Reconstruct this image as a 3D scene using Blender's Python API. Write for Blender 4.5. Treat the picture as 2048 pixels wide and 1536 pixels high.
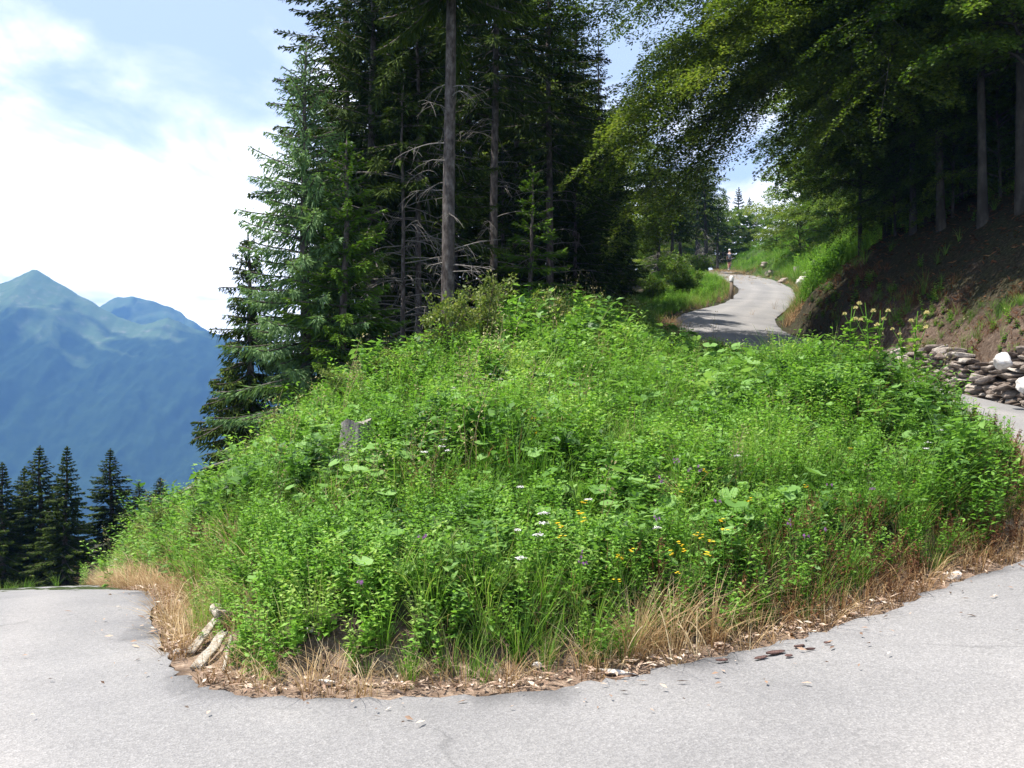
import bpy, bmesh, math, random
import numpy as np
from mathutils import Vector, Matrix, kdtree

for o in list(bpy.data.objects):
    bpy.data.objects.remove(o, do_unlink=True)
scene = bpy.context.scene
C = scene.collection
PI = math.pi

# ------------------------------------------------------------------ camera
FPX, HOR, EYE = 2000.0, 800.0, 1.65
cam_d = bpy.data.cameras.new("camera")
cam_d.sensor_width = 36.0
cam_d.lens = FPX / 2048 * 36
cam_d.clip_start = 0.05
cam_d.clip_end = 30000
cam = bpy.data.objects.new("camera", cam_d)
C.objects.link(cam)
cam.location = (0, 0, EYE)
cam.rotation_euler = (PI / 2 + math.atan((HOR - 768) / FPX), 0, 0)
scene.camera = cam

# ------------------------------------------------------------------ sun, sky, exposure
SUN_EL = math.radians(66)
SUN_AZ = math.radians(-97)          # measured from the view axis (+Y) towards the right; negative is left
sdir = Vector((math.sin(SUN_AZ) * math.cos(SUN_EL), math.cos(SUN_AZ) * math.cos(SUN_EL), math.sin(SUN_EL)))
sun_d = bpy.data.lights.new("sun", 'SUN')
sun_d.energy = 4.6
sun_d.angle = math.radians(0.53)
sun_d.color = (1.0, 0.95, 0.87)
sun = bpy.data.objects.new("sun", sun_d)
C.objects.link(sun)
sun.rotation_euler = sdir.to_track_quat('Z', 'Y').to_euler()
sun.location = (-20, 10, 60)

world = bpy.data.worlds.new("World")
scene.world = world
world.use_nodes = True
wt = world.node_tree
wt.nodes.clear()


def N(tree, typ, **kw):
    n = tree.nodes.new(typ)
    for k, v in kw.items():
        if k in n.bl_rna.properties:
            setattr(n, k, v)
        else:
            n.inputs[k].default_value = v
    return n


def L(tree, a, b):
    tree.links.new(a, b)


def ramp(tree, fac, stops, interp='LINEAR'):
    r = tree.nodes.new('ShaderNodeValToRGB')
    r.color_ramp.interpolation = interp
    el = r.color_ramp.elements
    while len(el) < len(stops):
        el.new(0.5)
    for e, (p, c) in zip(el, stops):
        e.position = p
        e.color = c if len(c) == 4 else (*c, 1)
    if fac is not None:
        tree.links.new(fac, r.inputs[0])
    return r


def mathn(tree, op, a, b=None, clamp=False):
    m = tree.nodes.new('ShaderNodeMath')
    m.operation = op
    m.use_clamp = clamp
    for i, v in enumerate((a, b)):
        if v is None:
            continue
        if isinstance(v, (int, float)):
            m.inputs[i].default_value = v
        else:
            tree.links.new(v, m.inputs[i])
    return m.outputs[0]


def mixc(tree, fac, a, b, blend='MIX'):
    m = tree.nodes.new('ShaderNodeMix')
    m.data_type = 'RGBA'
    m.blend_type = blend
    for s, v in ((0, fac), (6, a), (7, b)):
        if isinstance(v, (int, float)):
            m.inputs[s].default_value = v
        elif isinstance(v, tuple):
            m.inputs[s].default_value = v if len(v) == 4 else (*v, 1)
        else:
            tree.links.new(v, m.inputs[s])
    return m.outputs[2]


SKY_STRENGTH = 0.10
sky = N(wt, 'ShaderNodeTexSky', sky_type='NISHITA')
sky.sun_disc = False
sky.sun_elevation = SUN_EL
sky.sun_rotation = SUN_AZ
sky.altitude = 1200
sky.air_density = 1.0
sky.dust_density = 1.5
tc = N(wt, 'ShaderNodeTexCoord')
sep = N(wt, 'ShaderNodeSeparateXYZ')
L(wt, tc.outputs['Generated'], sep.inputs[0])
# clouds laid out on the sky dome: direction projected to a cloud deck overhead
zz = mathn(wt, 'ADD', mathn(wt, 'MAXIMUM', sep.outputs[2], 0.0), 0.16)
comb = N(wt, 'ShaderNodeCombineXYZ')
L(wt, mathn(wt, 'DIVIDE', sep.outputs[0], zz), comb.inputs[0])
L(wt, mathn(wt, 'DIVIDE', sep.outputs[1], zz), comb.inputs[1])
mp = N(wt, 'ShaderNodeMapping')
L(wt, comb.outputs[0], mp.inputs[0])
mp.inputs['Location'].default_value = (3.1, 1.7, 0)
mp.inputs['Rotation'].default_value = (0, 0, 0.5)
mp.inputs['Scale'].default_value = (1.0, 0.62, 1)
n1 = N(wt, 'ShaderNodeTexNoise', Scale=2.6, Detail=9.0, Roughness=0.55, Distortion=0.35)
L(wt, mp.outputs[0], n1.inputs['Vector'])
n2 = N(wt, 'ShaderNodeTexNoise', Scale=0.9, Detail=3.0)
L(wt, mp.outputs[0], n2.inputs['Vector'])
low = ramp(wt, sep.outputs[2], [(0.0, (1, 1, 1)), (0.17, (0.92, 0.92, 0.92)), (0.26, (0.60, 0.60, 0.60)), (0.35, (0.34, 0.34, 0.34)), (0.5, (0.36, 0.36, 0.36))])
dens = mathn(wt, 'ADD', mathn(wt, 'MULTIPLY', n1.outputs[0], 0.62), mathn(wt, 'MULTIPLY', n2.outputs[0], 0.30))
dens = mathn(wt, 'ADD', dens, mathn(wt, 'MULTIPLY', mathn(wt, 'SUBTRACT', low.outputs[0], 0.5), 0.42))
cov = ramp(wt, dens, [(0.425, (0, 0, 0)), (0.49, (0.35, 0.35, 0.35)), (0.57, (1, 1, 1))])
skyc = mixc(wt, 1.0, sky.outputs[0], (SKY_STRENGTH, SKY_STRENGTH, SKY_STRENGTH), 'MULTIPLY')
veil = mixc(wt, 0.5, skyc, (0.50, 0.56, 0.66))
cloudcol = ramp(wt, dens, [(0.42, (0.60, 0.63, 0.68)), (0.52, (0.85, 0.86, 0.88)), (0.66, (1.4, 1.39, 1.37))])
fin = mixc(wt, cov.outputs[0], veil, cloudcol.outputs[0])
bg = N(wt, 'ShaderNodeBackground')
L(wt, fin, bg.inputs[0])
bg.inputs[1].default_value = 1.0
wo = N(wt, 'ShaderNodeOutputWorld')
L(wt, bg.outputs[0], wo.inputs[0])

scene.view_settings.view_transform = 'Standard'
scene.view_settings.look = 'None'
scene.view_settings.gamma = 1.0
scene.view_settings.exposure = 1.18
scene.view_settings.use_curve_mapping = False
cy = scene.cycles
cy.max_bounces = 6
cy.diffuse_bounces = 3
cy.glossy_bounces = 2
cy.transmission_bounces = 4
cy.volume_bounces = 0
cy.transparent_max_bounces = 8
cy.use_denoising = True
cy.denoiser = 'OPENIMAGEDENOISE'
cy.denoising_input_passes = 'RGB_ALBEDO_NORMAL'
cy.denoising_prefilter = 'ACCURATE'
cy.sample_clamp_indirect = 4.0

# ------------------------------------------------------------------ helpers
def P(px, py, d):
    return np.array([(px - 1024) / FPX * d, d, EYE + (HOR - py) / FPX * d])


def hash2(ix, iy, seed):
    h = (ix.astype(np.int64) * 374761393 + iy.astype(np.int64) * 668265263 + seed * 1442695041) & 0xFFFFFFFF
    h = ((h ^ (h >> 13)) * 1274126177) & 0xFFFFFFFF
    h = h ^ (h >> 16)
    return (h & 0xFFFFFF) / float(0xFFFFFF)


def vnoise(x, y, seed=0):
    x = np.asarray(x, float); y = np.asarray(y, float)
    ix = np.floor(x); iy = np.floor(y)
    fx = x - ix; fy = y - iy
    fx = fx * fx * (3 - 2 * fx); fy = fy * fy * (3 - 2 * fy)
    a = hash2(ix, iy, seed); b = hash2(ix + 1, iy, seed)
    c = hash2(ix, iy + 1, seed); d = hash2(ix + 1, iy + 1, seed)
    return (a * (1 - fx) + b * fx) * (1 - fy) + (c * (1 - fx) + d * fx) * fy


def fbm(x, y, seed=0, o=4):
    s = 0; a = 0.5; t = 0
    for i in range(o):
        s = s + a * vnoise(np.asarray(x) * 2 ** i, np.asarray(y) * 2 ** i, seed + i)
        t += a; a *= 0.5
    return s / t


def norm(v):
    return v / np.maximum(np.linalg.norm(v, axis=-1, keepdims=True), 1e-9)


class Acc:
    """collects vertices and faces for ONE mesh"""
    def __init__(s):
        s.V = []; s.F = []; s.T = []; s.M = []; s.n = 0

    def add(s, V, F, tint=0.5, mi=0):
        V = np.asarray(V, float).reshape(-1, 3)
        if len(V) == 0:
            return
        t = np.broadcast_to(np.asarray(tint, float), (len(V),))
        Fs = F if isinstance(F, list) else [F]
        for f in Fs:
            f = np.asarray(f, np.int64)
            if len(f):
                s.F.append(f + s.n); s.M.append(np.full(len(f), mi))
        s.V.append(V); s.T.append(t); s.n += len(V)

    def proto(s):
        return np.concatenate(s.V), s.F, np.concatenate(s.T), s.M

    def mesh(s, name, mats, smooth=False):
        me = bpy.data.meshes.new(name)
        V = np.concatenate(s.V)
        me.vertices.add(len(V))
        me.vertices.foreach_set("co", V.astype(np.float32).ravel())
        idx = np.concatenate([f.ravel() for f in s.F])
        tot = np.concatenate([np.full(len(f), f.shape[1]) for f in s.F])
        st = np.concatenate([[0], np.cumsum(tot)[:-1]])
        me.loops.add(len(idx))
        me.loops.foreach_set("vertex_index", idx.astype(np.int32))
        me.polygons.add(len(tot))
        me.polygons.foreach_set("loop_start", st.astype(np.int32))
        me.polygons.foreach_set("material_index", np.concatenate(s.M).astype(np.int32))
        if smooth:
            me.polygons.foreach_set("use_smooth", np.ones(len(tot), bool))
        a = me.attributes.new("tint", 'FLOAT', 'POINT')
        a.data.foreach_set("value", np.concatenate(s.T).astype(np.float32))
        for m in (mats if isinstance(mats, (list, tuple)) else [mats]):
            me.materials.append(m)
        me.update(calc_edges=True)
        return me

    def obj(s, name, mats, parent=None, smooth=False):
        o = bpy.data.objects.new(name, s.mesh(name, mats, smooth))
        C.objects.link(o)
        if parent:
            o.parent = parent
        return o


def tag(o, label=None, cat=None, group=None, kind=None):
    if label: o['label'] = label
    if cat: o['category'] = cat
    if group: o['group'] = group
    if kind: o['kind'] = kind
    return o


def thing(name, label, cat, loc=(0, 0, 0), rz=0.0, group=None):
    o = bpy.data.objects.new(name, None)
    o.empty_display_size = 0.2
    C.objects.link(o)
    o.location = loc
    o.rotation_euler = (0, 0, rz)
    return tag(o, label, cat, group)


def copy_thing(root, loc, rz=0.0, scale=1.0, label=None, group=None):
    r = root.copy()
    C.objects.link(r)
    r.location = loc; r.rotation_euler = (0, 0, rz)
    r.scale = scale if isinstance(scale, tuple) else (scale,) * 3
    if label: r['label'] = label
    if group: r['group'] = group
    for ch in list(root.children):
        c = ch.copy(); C.objects.link(c); c.parent = r
        for g in list(ch.children):
            d = g.copy(); C.objects.link(d); d.parent = c
    return r


def tube(path, rad, sides=6, cap=True):
    path = np.asarray(path, float); n = len(path)
    rad = np.broadcast_to(np.asarray(rad, float), (n,))
    t = np.gradient(path, axis=0); t = norm(t)
    ref = np.where(np.abs(t[:, 2:3]) > 0.85, np.array([[1., 0, 0]]), np.array([[0, 0, 1.]]))
    a = norm(np.cross(t, ref)); b = np.cross(t, a)
    ang = np.arange(sides) / sides * 2 * PI
    V = path[:, None] + rad[:, None, None] * (np.cos(ang)[None, :, None] * a[:, None] + np.sin(ang)[None, :, None] * b[:, None])
    i = np.arange(n - 1)[:, None]; k = np.arange(sides)[None]
    F = np.stack([i * sides + k, i * sides + (k + 1) % sides, (i + 1) * sides + (k + 1) % sides, (i + 1) * sides + k], -1).reshape(-1, 4)
    Fs = [F]
    V = V.reshape(-1, 3)
    if cap:
        V = np.concatenate([V, path[:1], path[-1:]])
        k = np.arange(sides)
        Fs.append(np.stack([np.full(sides, n * sides), (k + 1) % sides, k], -1))
        Fs.append(np.stack([np.full(sides, n * sides + 1), (n - 1) * sides + k, (n - 1) * sides + (k + 1) % sides], -1))
    return V, Fs


def leaves(base, d, nrm, ln, wd, fold=0.15, mid=0.45):
    """diamond leaves folded along the midrib; all arrays (m,3)/(m,)"""
    d = norm(d); side = norm(np.cross(d, nrm)); up = np.cross(side, d)
    ln = np.broadcast_to(ln, (len(base),))[:, None]; wd = np.broadcast_to(wd, (len(base),))[:, None]
    m = base + d * ln * mid + up * wd * fold
    V = np.stack([base, m + side * wd * .5, base + d * ln, m - side * wd * .5], 1).reshape(-1, 3)
    i = np.arange(len(base)) * 4
    F = np.concatenate([np.stack([i, i + 1, i + 2], -1), np.stack([i, i + 2, i + 3], -1)])
    return V, F


def strips(paths, width, wdir):
    """ribbons: paths (m,n,3), width (m,n), wdir (m,3)"""
    m, n, _ = paths.shape
    w = norm(wdir)[:, None] * width[:, :, None] * .5
    V = np.stack([paths - w, paths + w], 2).reshape(-1, 3)
    b = (np.arange(m) * n * 2)[:, None] + (np.arange(n - 1) * 2)[None]
    b = b.reshape(-1)
    return V, np.stack([b, b + 1, b + 3, b + 2], -1)


def scatter(acc, proto, pos, rz, scl, tilt=None, dt=None, mi_add=0):
    V, Fs, T, M = proto
    m = len(pos)
    if m == 0:
        return
    c = np.cos(rz); s = np.sin(rz); z = np.zeros(m); o = np.ones(m)
    R = np.stack([np.stack([c, -s, z], -1), np.stack([s, c, z], -1), np.stack([z, z, o], -1)], 1)
    scl = np.asarray(scl, float)
    if scl.ndim == 1:
        scl = np.stack([scl] * 3, -1)
    W = np.einsum('mij,mnj->mni', R, V[None] * scl[:, None])
    if tilt is not None:                      # shear the top over: keeps the root in place
        W[:, :, :2] += W[:, :, 2:3] * tilt[:, None]
    W += pos[:, None]
    n = len(V)
    off = (np.arange(m) * n)[:, None, None]
    TT = np.broadcast_to(T[None], (m, n)) + (0 if dt is None else dt[:, None])
    acc.V.append(W.reshape(-1, 3)); acc.T.append(TT.reshape(-1))
    for f, mm in zip(Fs, M):
        acc.F.append((f[None] + off).reshape(-1, f.shape[1]) + acc.n)
        acc.M.append(np.tile(mm, m))
    acc.n += m * n


# ------------------------------------------------------------------ materials
def new_mat(name):
    m = bpy.data.materials.new(name)
    m.use_nodes = True
    t = m.node_tree
    t.nodes.clear()
    out = t.nodes.new('ShaderNodeOutputMaterial')
    return m, t, out


def leaf_mat(name, stops, transl=0.4, rough=0.5, spec=0.35, tcol=(1.0, 1.05, 0.55), scale=3.0):
    m, t, out = new_mat(name)
    at = N(t, 'ShaderNodeAttribute', attribute_name='tint')
    geo = N(t, 'ShaderNodeNewGeometry')
    no = N(t, 'ShaderNodeTexNoise', Scale=scale, Detail=2.0)
    L(t, geo.outputs['Position'], no.inputs['Vector'])
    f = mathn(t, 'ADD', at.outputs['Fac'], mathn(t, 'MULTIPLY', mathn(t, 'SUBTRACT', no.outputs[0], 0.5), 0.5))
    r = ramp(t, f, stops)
    b = N(t, 'ShaderNodeBsdfPrincipled')
    L(t, r.outputs[0], b.inputs['Base Color'])
    b.inputs['Roughness'].default_value = rough
    b.inputs['Specular IOR Level'].default_value = spec
    tr = N(t, 'ShaderNodeBsdfTranslucent')
    L(t, mixc(t, 1.0, r.outputs[0], tcol, 'MULTIPLY'), tr.inputs[0])
    mx = N(t, 'ShaderNodeMixShader')
    mx.inputs[0].default_value = transl
    L(t, b.outputs[0], mx.inputs[1]); L(t, tr.outputs[0], mx.inputs[2])
    L(t, mx.outputs[0], out.inputs[0])
    return m


def rough_mat(name, stops, scale=(8, 8, 8), bump=0.4, bscale=30, rough=0.9, detail=6, spec=0.2, coord='Object', use_tint=0.0):
    m, t, out = new_mat(name)
    tcn = N(t, 'ShaderNodeTexCoord')
    mpn = N(t, 'ShaderNodeMapping')
    L(t, tcn.outputs[coord], mpn.inputs[0])
    mpn.inputs['Scale'].default_value = scale
    no = N(t, 'ShaderNodeTexNoise', Scale=1.0, Detail=float(detail), Roughness=0.65)
    L(t, mpn.outputs[0], no.inputs['Vector'])
    f = no.outputs[0]
    if use_tint:
        at = N(t, 'ShaderNodeAttribute', attribute_name='tint')
        f = mathn(t, 'ADD', mathn(t, 'MULTIPLY', f, 1 - use_tint), mathn(t, 'MULTIPLY', at.outputs['Fac'], use_tint))
    r = ramp(t, f, stops)
    b = N(t, 'ShaderNodeBsdfPrincipled')
    L(t, r.outputs[0], b.inputs['Base Color'])
    b.inputs['Roughness'].default_value = rough
    b.inputs['Specular IOR Level'].default_value = spec
    if bump:
        nb = N(t, 'ShaderNodeTexNoise', Scale=bscale / 8.0, Detail=5.0, Roughness=0.7)
        L(t, mpn.outputs[0], nb.inputs['Vector'])
        bp = N(t, 'ShaderNodeBump', Strength=bump, Distance=0.03)
        L(t, nb.outputs[0], bp.inputs['Height'])
        L(t, bp.outputs[0], b.inputs['Normal'])
    L(t, b.outputs[0], out.inputs[0])
    return m


def plain_mat(name, col, rough=0.6, metal=0.0, spec=0.4):
    m, t, out = new_mat(name)
    b = N(t, 'ShaderNodeBsdfPrincipled')
    geo = N(t, 'ShaderNodeNewGeometry')
    no = N(t, 'ShaderNodeTexNoise', Scale=25.0, Detail=3.0)
    L(t, geo.outputs['Position'], no.inputs['Vector'])
    r = ramp(t, no.outputs[0], [(0.3, tuple(c * .82 for c in col)), (0.7, tuple(min(1, c * 1.1) for c in col))])
    L(t, r.outputs[0], b.inputs['Base Color'])
    b.inputs['Roughness'].default_value = rough
    b.inputs['Metallic'].default_value = metal
    b.inputs['Specular IOR Level'].default_value = spec
    L(t, b.outputs[0], out.inputs[0])
    return m


M = {}
M['herb'] = leaf_mat('herb_leaf', [(0.0, (0.038, 0.095, 0.014)), (0.42, (0.122, 0.275, 0.030)), (0.8, (0.225, 0.425, 0.062)), (1.0, (0.34, 0.47, 0.12))], 0.45, .55, .3)
M['weed'] = leaf_mat('weed_leaf', [(0.0, (0.020, 0.055, 0.010)), (0.4, (0.070, 0.165, 0.026)), (0.75, (0.165, 0.32, 0.065)), (1.0, (0.28, 0.44, 0.12))], 0.42, .5, .35)
M['grass'] = leaf_mat('grass_blade', [(0.0, (0.050, 0.130, 0.012)), (0.5, (0.140, 0.290, 0.034)), (0.85, (0.240, 0.40, 0.070)), (1.0, (0.36, 0.39, 0.14))], 0.45, .55, .3)
M['butterbur'] = leaf_mat('butterbur_leaf', [(0.0, (0.10, 0.22, 0.038)), (0.6, (0.19, 0.355, 0.085)), (1.0, (0.28, 0.45, 0.15))], 0.40, 0.6, 0.25)
M['fine'] = leaf_mat('fine_leaf', [(0.0, (0.11, 0.24, 0.028)), (0.6, (0.20, 0.38, 0.055)), (1.0, (0.33, 0.45, 0.11))], 0.45, .6, .2)
M['dry'] = leaf_mat('dry_straw', [(0.0, (0.15, 0.075, 0.030)), (0.4, (0.33, 0.205, 0.10)), (0.8, (0.52, 0.39, 0.21)), (1.0, (0.62, 0.52, 0.34))], 0.25, 0.7, 0.2, (1, 0.9, 0.7))
M['rust'] = leaf_mat('withered_leaf', [(0.0, (0.055, 0.026, 0.014)), (0.5, (0.15, 0.068, 0.032)), (1.0, (0.34, 0.19, 0.09))], 0.25, 0.75, 0.15, (1, 0.8, 0.6))
M['litter'] = leaf_mat('litter_chip', [(0.0, (0.13, 0.08, 0.055)), (0.35, (0.30, 0.20, 0.14)), (0.7, (0.48, 0.37, 0.28)), (1.0, (0.68, 0.60, 0.50))], 0.05, 0.9, 0.1, (1, .9, .8))
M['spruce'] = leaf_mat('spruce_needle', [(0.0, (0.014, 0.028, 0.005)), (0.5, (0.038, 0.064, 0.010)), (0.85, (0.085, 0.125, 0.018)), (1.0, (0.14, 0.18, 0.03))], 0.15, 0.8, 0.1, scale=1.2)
M['young_spruce'] = leaf_mat('young_spruce_needle', [(0.0, (0.030, 0.075, 0.008)), (0.5, (0.085, 0.165, 0.018)), (1.0, (0.18, 0.29, 0.04))], 0.25, 0.8, 0.1, scale=1.2)
M['larch'] = leaf_mat('larch_needle', [(0.0, (0.055, 0.115, 0.042)), (0.5, (0.125, 0.220, 0.086)), (1.0, (0.22, 0.33, 0.13))], 0.35, 0.6, 0.2, scale=1.2)
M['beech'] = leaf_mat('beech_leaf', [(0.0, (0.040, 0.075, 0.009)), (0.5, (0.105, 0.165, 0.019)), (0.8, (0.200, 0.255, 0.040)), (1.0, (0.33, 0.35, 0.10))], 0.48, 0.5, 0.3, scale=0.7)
M['beech_shade_tint'] = leaf_mat('beech_leaf_shade_tint', [(0.0, (0.020, 0.046, 0.007)), (0.5, (0.062, 0.120, 0.014)), (0.8, (0.130, 0.205, 0.026)), (1.0, (0.23, 0.30, 0.05))], 0.48, 0.5, 0.3, scale=0.7)  # darker copy of the beech leaf: crown shade put into the colour
M['bush'] = leaf_mat('bush_leaf', [(0.0, (0.060, 0.125, 0.014)), (0.5, (0.125, 0.220, 0.026)), (1.0, (0.26, 0.31, 0.07))], 0.45)
M['willow'] = leaf_mat('shrub_leaf', [(0.0, (0.070, 0.115, 0.020)), (0.5, (0.15, 0.20, 0.040)), (1.0, (0.30, 0.32, 0.10))], 0.42)
M['bark'] = rough_mat('spruce_bark', [(0.30, (0.026, 0.020, 0.017)), (0.48, (0.085, 0.070, 0.062)), (0.62, (0.15, 0.132, 0.120)), (0.75, (0.24, 0.225, 0.21))], (11, 11, 5), 1.0, 30)
M['grey_bark'] = rough_mat('beech_bark', [(0.25, (0.020, 0.018, 0.015)), (0.5, (0.050, 0.046, 0.040)), (0.75, (0.12, 0.11, 0.095))], (4, 4, 2), 0.3, 20)
M['dead'] = rough_mat('dead_twig', [(0.3, (0.10, 0.088, 0.078)), (0.7, (0.25, 0.23, 0.205))], (6, 6, 6), 0)
M['stem'] = plain_mat('shrub_stem', (0.09, 0.065, 0.04), 0.8)
M['wood'] = rough_mat('bleached_wood', [(0.3, (0.26, 0.20, 0.14)), (0.46, (0.52, 0.45, 0.36)), (0.66, (0.74, 0.69, 0.61))], (40, 40, 40), 0.9, 30)
M['oldwood'] = rough_mat('weathered_wood', [(0.25, (0.10, 0.085, 0.07)), (0.5, (0.26, 0.235, 0.21)), (0.75, (0.45, 0.42, 0.38))], (22, 22, 4), 0.9, 30)
M['cutwood'] = rough_mat('cut_wood', [(0.3, (0.15, 0.13, 0.11)), (0.7, (0.33, 0.30, 0.26))], (10, 10, 10), 0.3, 30)
M['barkchip'] = rough_mat('bark_chip', [(0.3, (0.07, 0.040, 0.036)), (0.7, (0.22, 0.13, 0.11))], (20, 20, 20), 0.8, 30)
M['stone'] = rough_mat('wall_stone', [(0.28, (0.05, 0.038, 0.030)), (0.42, (0.155, 0.120, 0.098)), (0.55, (0.29, 0.245, 0.21)), (0.75, (0.52, 0.47, 0.41))], (9, 9, 15), 1.0, 40, 0.9, use_tint=0.4)
M['white_stone'] = rough_mat('white_stone', [(0.25, (0.30, 0.26, 0.22)), (0.45, (0.52, 0.49, 0.45)), (0.7, (0.72, 0.70, 0.67))], (7, 7, 7), 0.5, 20)
M['post'] = rough_mat('post_wood', [(0.3, (0.10, 0.075, 0.055)), (0.7, (0.24, 0.19, 0.145))], (20, 20, 3), 0.4, 20)
M['white'] = plain_mat('white_paint', (0.78, 0.78, 0.76), 0.4)
M['skin'] = plain_mat('skin', (0.48, 0.29, 0.21), 0.5)
M['jersey'] = plain_mat('grey_jersey', (0.05, 0.058, 0.08), 0.7)
M['shorts'] = plain_mat('dark_shorts', (0.016, 0.014, 0.016), 0.6)
M['shoe'] = plain_mat('shoe', (0.30, 0.28, 0.27), 0.5)
M['helmet'] = plain_mat('helmet', (0.72, 0.70, 0.70), 0.3)
M['rubber'] = plain_mat('rubber', (0.02, 0.02, 0.02), 0.7)
M['metal'] = plain_mat('rim_metal', (0.5, 0.5, 0.5), 0.3, 0.9)
M['red'] = plain_mat('red_frame', (0.30, 0.035, 0.03), 0.35)
M['yellow'] = leaf_mat('yellow_petal', [(0.0, (0.80, 0.50, 0.02)), (1.0, (0.92, 0.72, 0.04))], 0.2, 0.6, 0.2, (1, 1, 1))
M['whiteflower'] = leaf_mat('white_petal', [(0.0, (0.62, 0.56, 0.58)), (1.0, (0.86, 0.84, 0.84))], 0.25, 0.6, 0.2, (1, 1, 1))
M['purple'] = leaf_mat('purple_petal', [(0.0, (0.30, 0.10, 0.34)), (1.0, (0.50, 0.24, 0.52))], 0.25, 0.6, 0.2, (1, 1, 1))
M['cream'] = leaf_mat('cream_flower', [(0.0, (0.50, 0.42, 0.16)), (1.0, (0.72, 0.64, 0.30))], 0.25, 0.6, 0.2, (1, 1, 1))

# ------------------------------------------------------------------ road: inner / outer edge stations
ST = [
 ((-26, 44, -7.6), (-28.5, 41, -7.7)), ((-17.0, 35.5, -5.3), (-19.5, 32.5, -5.4)),
 ((-12.0, 28.8, -3.69), (-14.6, 27.4, -3.62)), ((-9.8, 24.0, -2.84), (-12.4, 22.6, -2.7)), ((-7.9, 19.5, -1.99), (-10.6, 18.0, -1.85)),
 ((-5.4, 14.0, -1.0), (-8.7, 13.2, -0.95)), ((-3.76, 10.4, -0.35), (-7.2, 9.8, -0.45)), ((-2.98, 8.3, -0.18), (-6.3, 7.4, -0.30)),
 ((-2.40, 6.92, -0.08), (-5.5, 4.6, -0.22)), ((-2.04, 6.2, -0.04), (-4.8, 2.6, -0.16)), ((-1.70, 5.75, -0.01), (-3.8, 0.8, -0.10)),
 ((-1.29, 5.57, 0), (-2.6, -0.8, -0.06)), ((-0.73, 5.56, 0), (-1.2, -1.6, -0.02)), ((-0.07, 5.64, 0), (0.3, -1.9, 0.02)),
 ((0.51, 5.79, 0.03), (1.8, -1.7, 0.06)), ((0.88, 5.98, 0.05), (3.2, -1.1, 0.11)), ((1.43, 6.28, 0.08), (4.6, 0.0, 0.17)),
 ((2.05, 6.65, 0.12), (6.0, 1.6, 0.26)), ((2.78, 7.17, 0.18), (7.2, 3.3, 0.36)), ((3.38, 7.73, 0.24), (8.2, 5.0, 0.48)),
 ((4.32, 8.44, 0.32), (9.1, 7.0, 0.62)), ((5.2, 9.6, 0.5), (9.7, 9.2, 0.78)), ((6.1, 11.0, 0.72), (9.95, 11.4, 0.95)),
 ((6.5, 13.0, 0.97), (9.75, 13.6, 1.15)), ((6.4, 15.5, 1.25), (9.2, 15.8, 1.32)), ((6.0, 19.0, 1.75), (8.6, 19.0, 1.75)),
 ((5.5, 23.0, 2.45), (8.3, 23.0, 2.45)), ((5.0, 27.0, 3.2), (8.25, 27.0, 3.15)), ((4.9, 30.0, 3.9), (8.4, 31.0, 3.8)),
 ((5.6, 33.0, 4.45), (9.1, 34.5, 4.45)), ((7.0, 36.5, 5.0), (10.6, 38.5, 5.15)), ((8.4, 40.0, 5.5), (12.2, 43.0, 5.95)),
 ((9.4, 43.0, 6.0), (13.3, 47.0, 6.65)), ((10.9, 48.0, 6.93), (14.4, 51.5, 7.4)), ((11.7, 53.0, 7.8), (15.4, 57.0, 8.3)),
 ((12.6, 60.0, 8.9), (16.4, 63.5, 9.35)), ((14.4, 75.0, 11.2), (18.2, 76.0, 11.25)), ((16.6, 90.0, 13.3), (20.4, 91.0, 13.35)),
 ((18.6, 105.0, 15.2), (22.4, 107, 15.3)), ((19.5, 122.0, 16.2), (23.5, 124.0, 16.3)), ((17, 140, 16.6), (21, 142, 16.6)),
]
ST = np.array(ST, float)


def catmull(A, k):
    n = len(A); out = []
    for i in range(n - 1):
        p0, p1, p2, p3 = A[max(i - 1, 0)], A[i], A[i + 1], A[min(i + 2, n - 1)]
        for j in range(k):
            t = j / k
            out.append(.5 * (2 * p1 + (p2 - p0) * t + (2 * p0 - 5 * p1 + 4 * p2 - p3) * t * t + (3 * p1 - p0 - 3 * p2 + p3) * t ** 3))
    out.append(A[-1])
    return np.array(out)


RI = catmull(ST[:, 0], 10)
RO = catmull(ST[:, 1], 10)
NR = len(RI)
# slightly ragged asphalt edge
_s = np.arange(NR) * 0.9
_w = norm((RO - RI)[:, :2])
RIe = RI.copy(); RIe[:, :2] += _w * ((fbm(_s, _s * 0, 5) - .5) * 0.16)[:, None]
ROe = RO.copy(); ROe[:, :2] -= _w * ((fbm(_s, _s * 0, 9) - .5) * 0.16)[:, None]
NC = 28
tt = np.linspace(0, 1, NC)
RS = RIe[:, None] * (1 - tt)[None, :, None] + ROe[:, None] * tt[None, :, None]
RS[:, :, 2] += (4 * tt * (1 - tt) * 0.03)[None]

road_mat, t, out = new_mat('asphalt')
tcn = N(t, 'ShaderNodeTexCoord')
vo = N(t, 'ShaderNodeTexVoronoi', Scale=95.0); L(t, tcn.outputs['Object'], vo.inputs['Vector'])
sp = ramp(t, vo.outputs['Color'], [(0.0, (0.17, 0.168, 0.168)), (0.45, (0.215, 0.212, 0.211)), (0.8, (0.255, 0.251, 0.249)), (1.0, (0.31, 0.305, 0.302))])
nb = N(t, 'ShaderNodeTexNoise', Scale=0.55, Detail=5.0, Roughness=0.6); L(t, tcn.outputs['Object'], nb.inputs['Vector'])
big = ramp(t, nb.outputs[0], [(0.25, (0.76, 0.76, 0.77)), (0.5, (0.97, 0.965, 0.96)), (0.75, (1.14, 1.13, 1.12))])
nf = N(t, 'ShaderNodeTexNoise', Scale=34.0, Detail=3.0); L(t, tcn.outputs['Object'], nf.inputs['Vector'])
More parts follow.
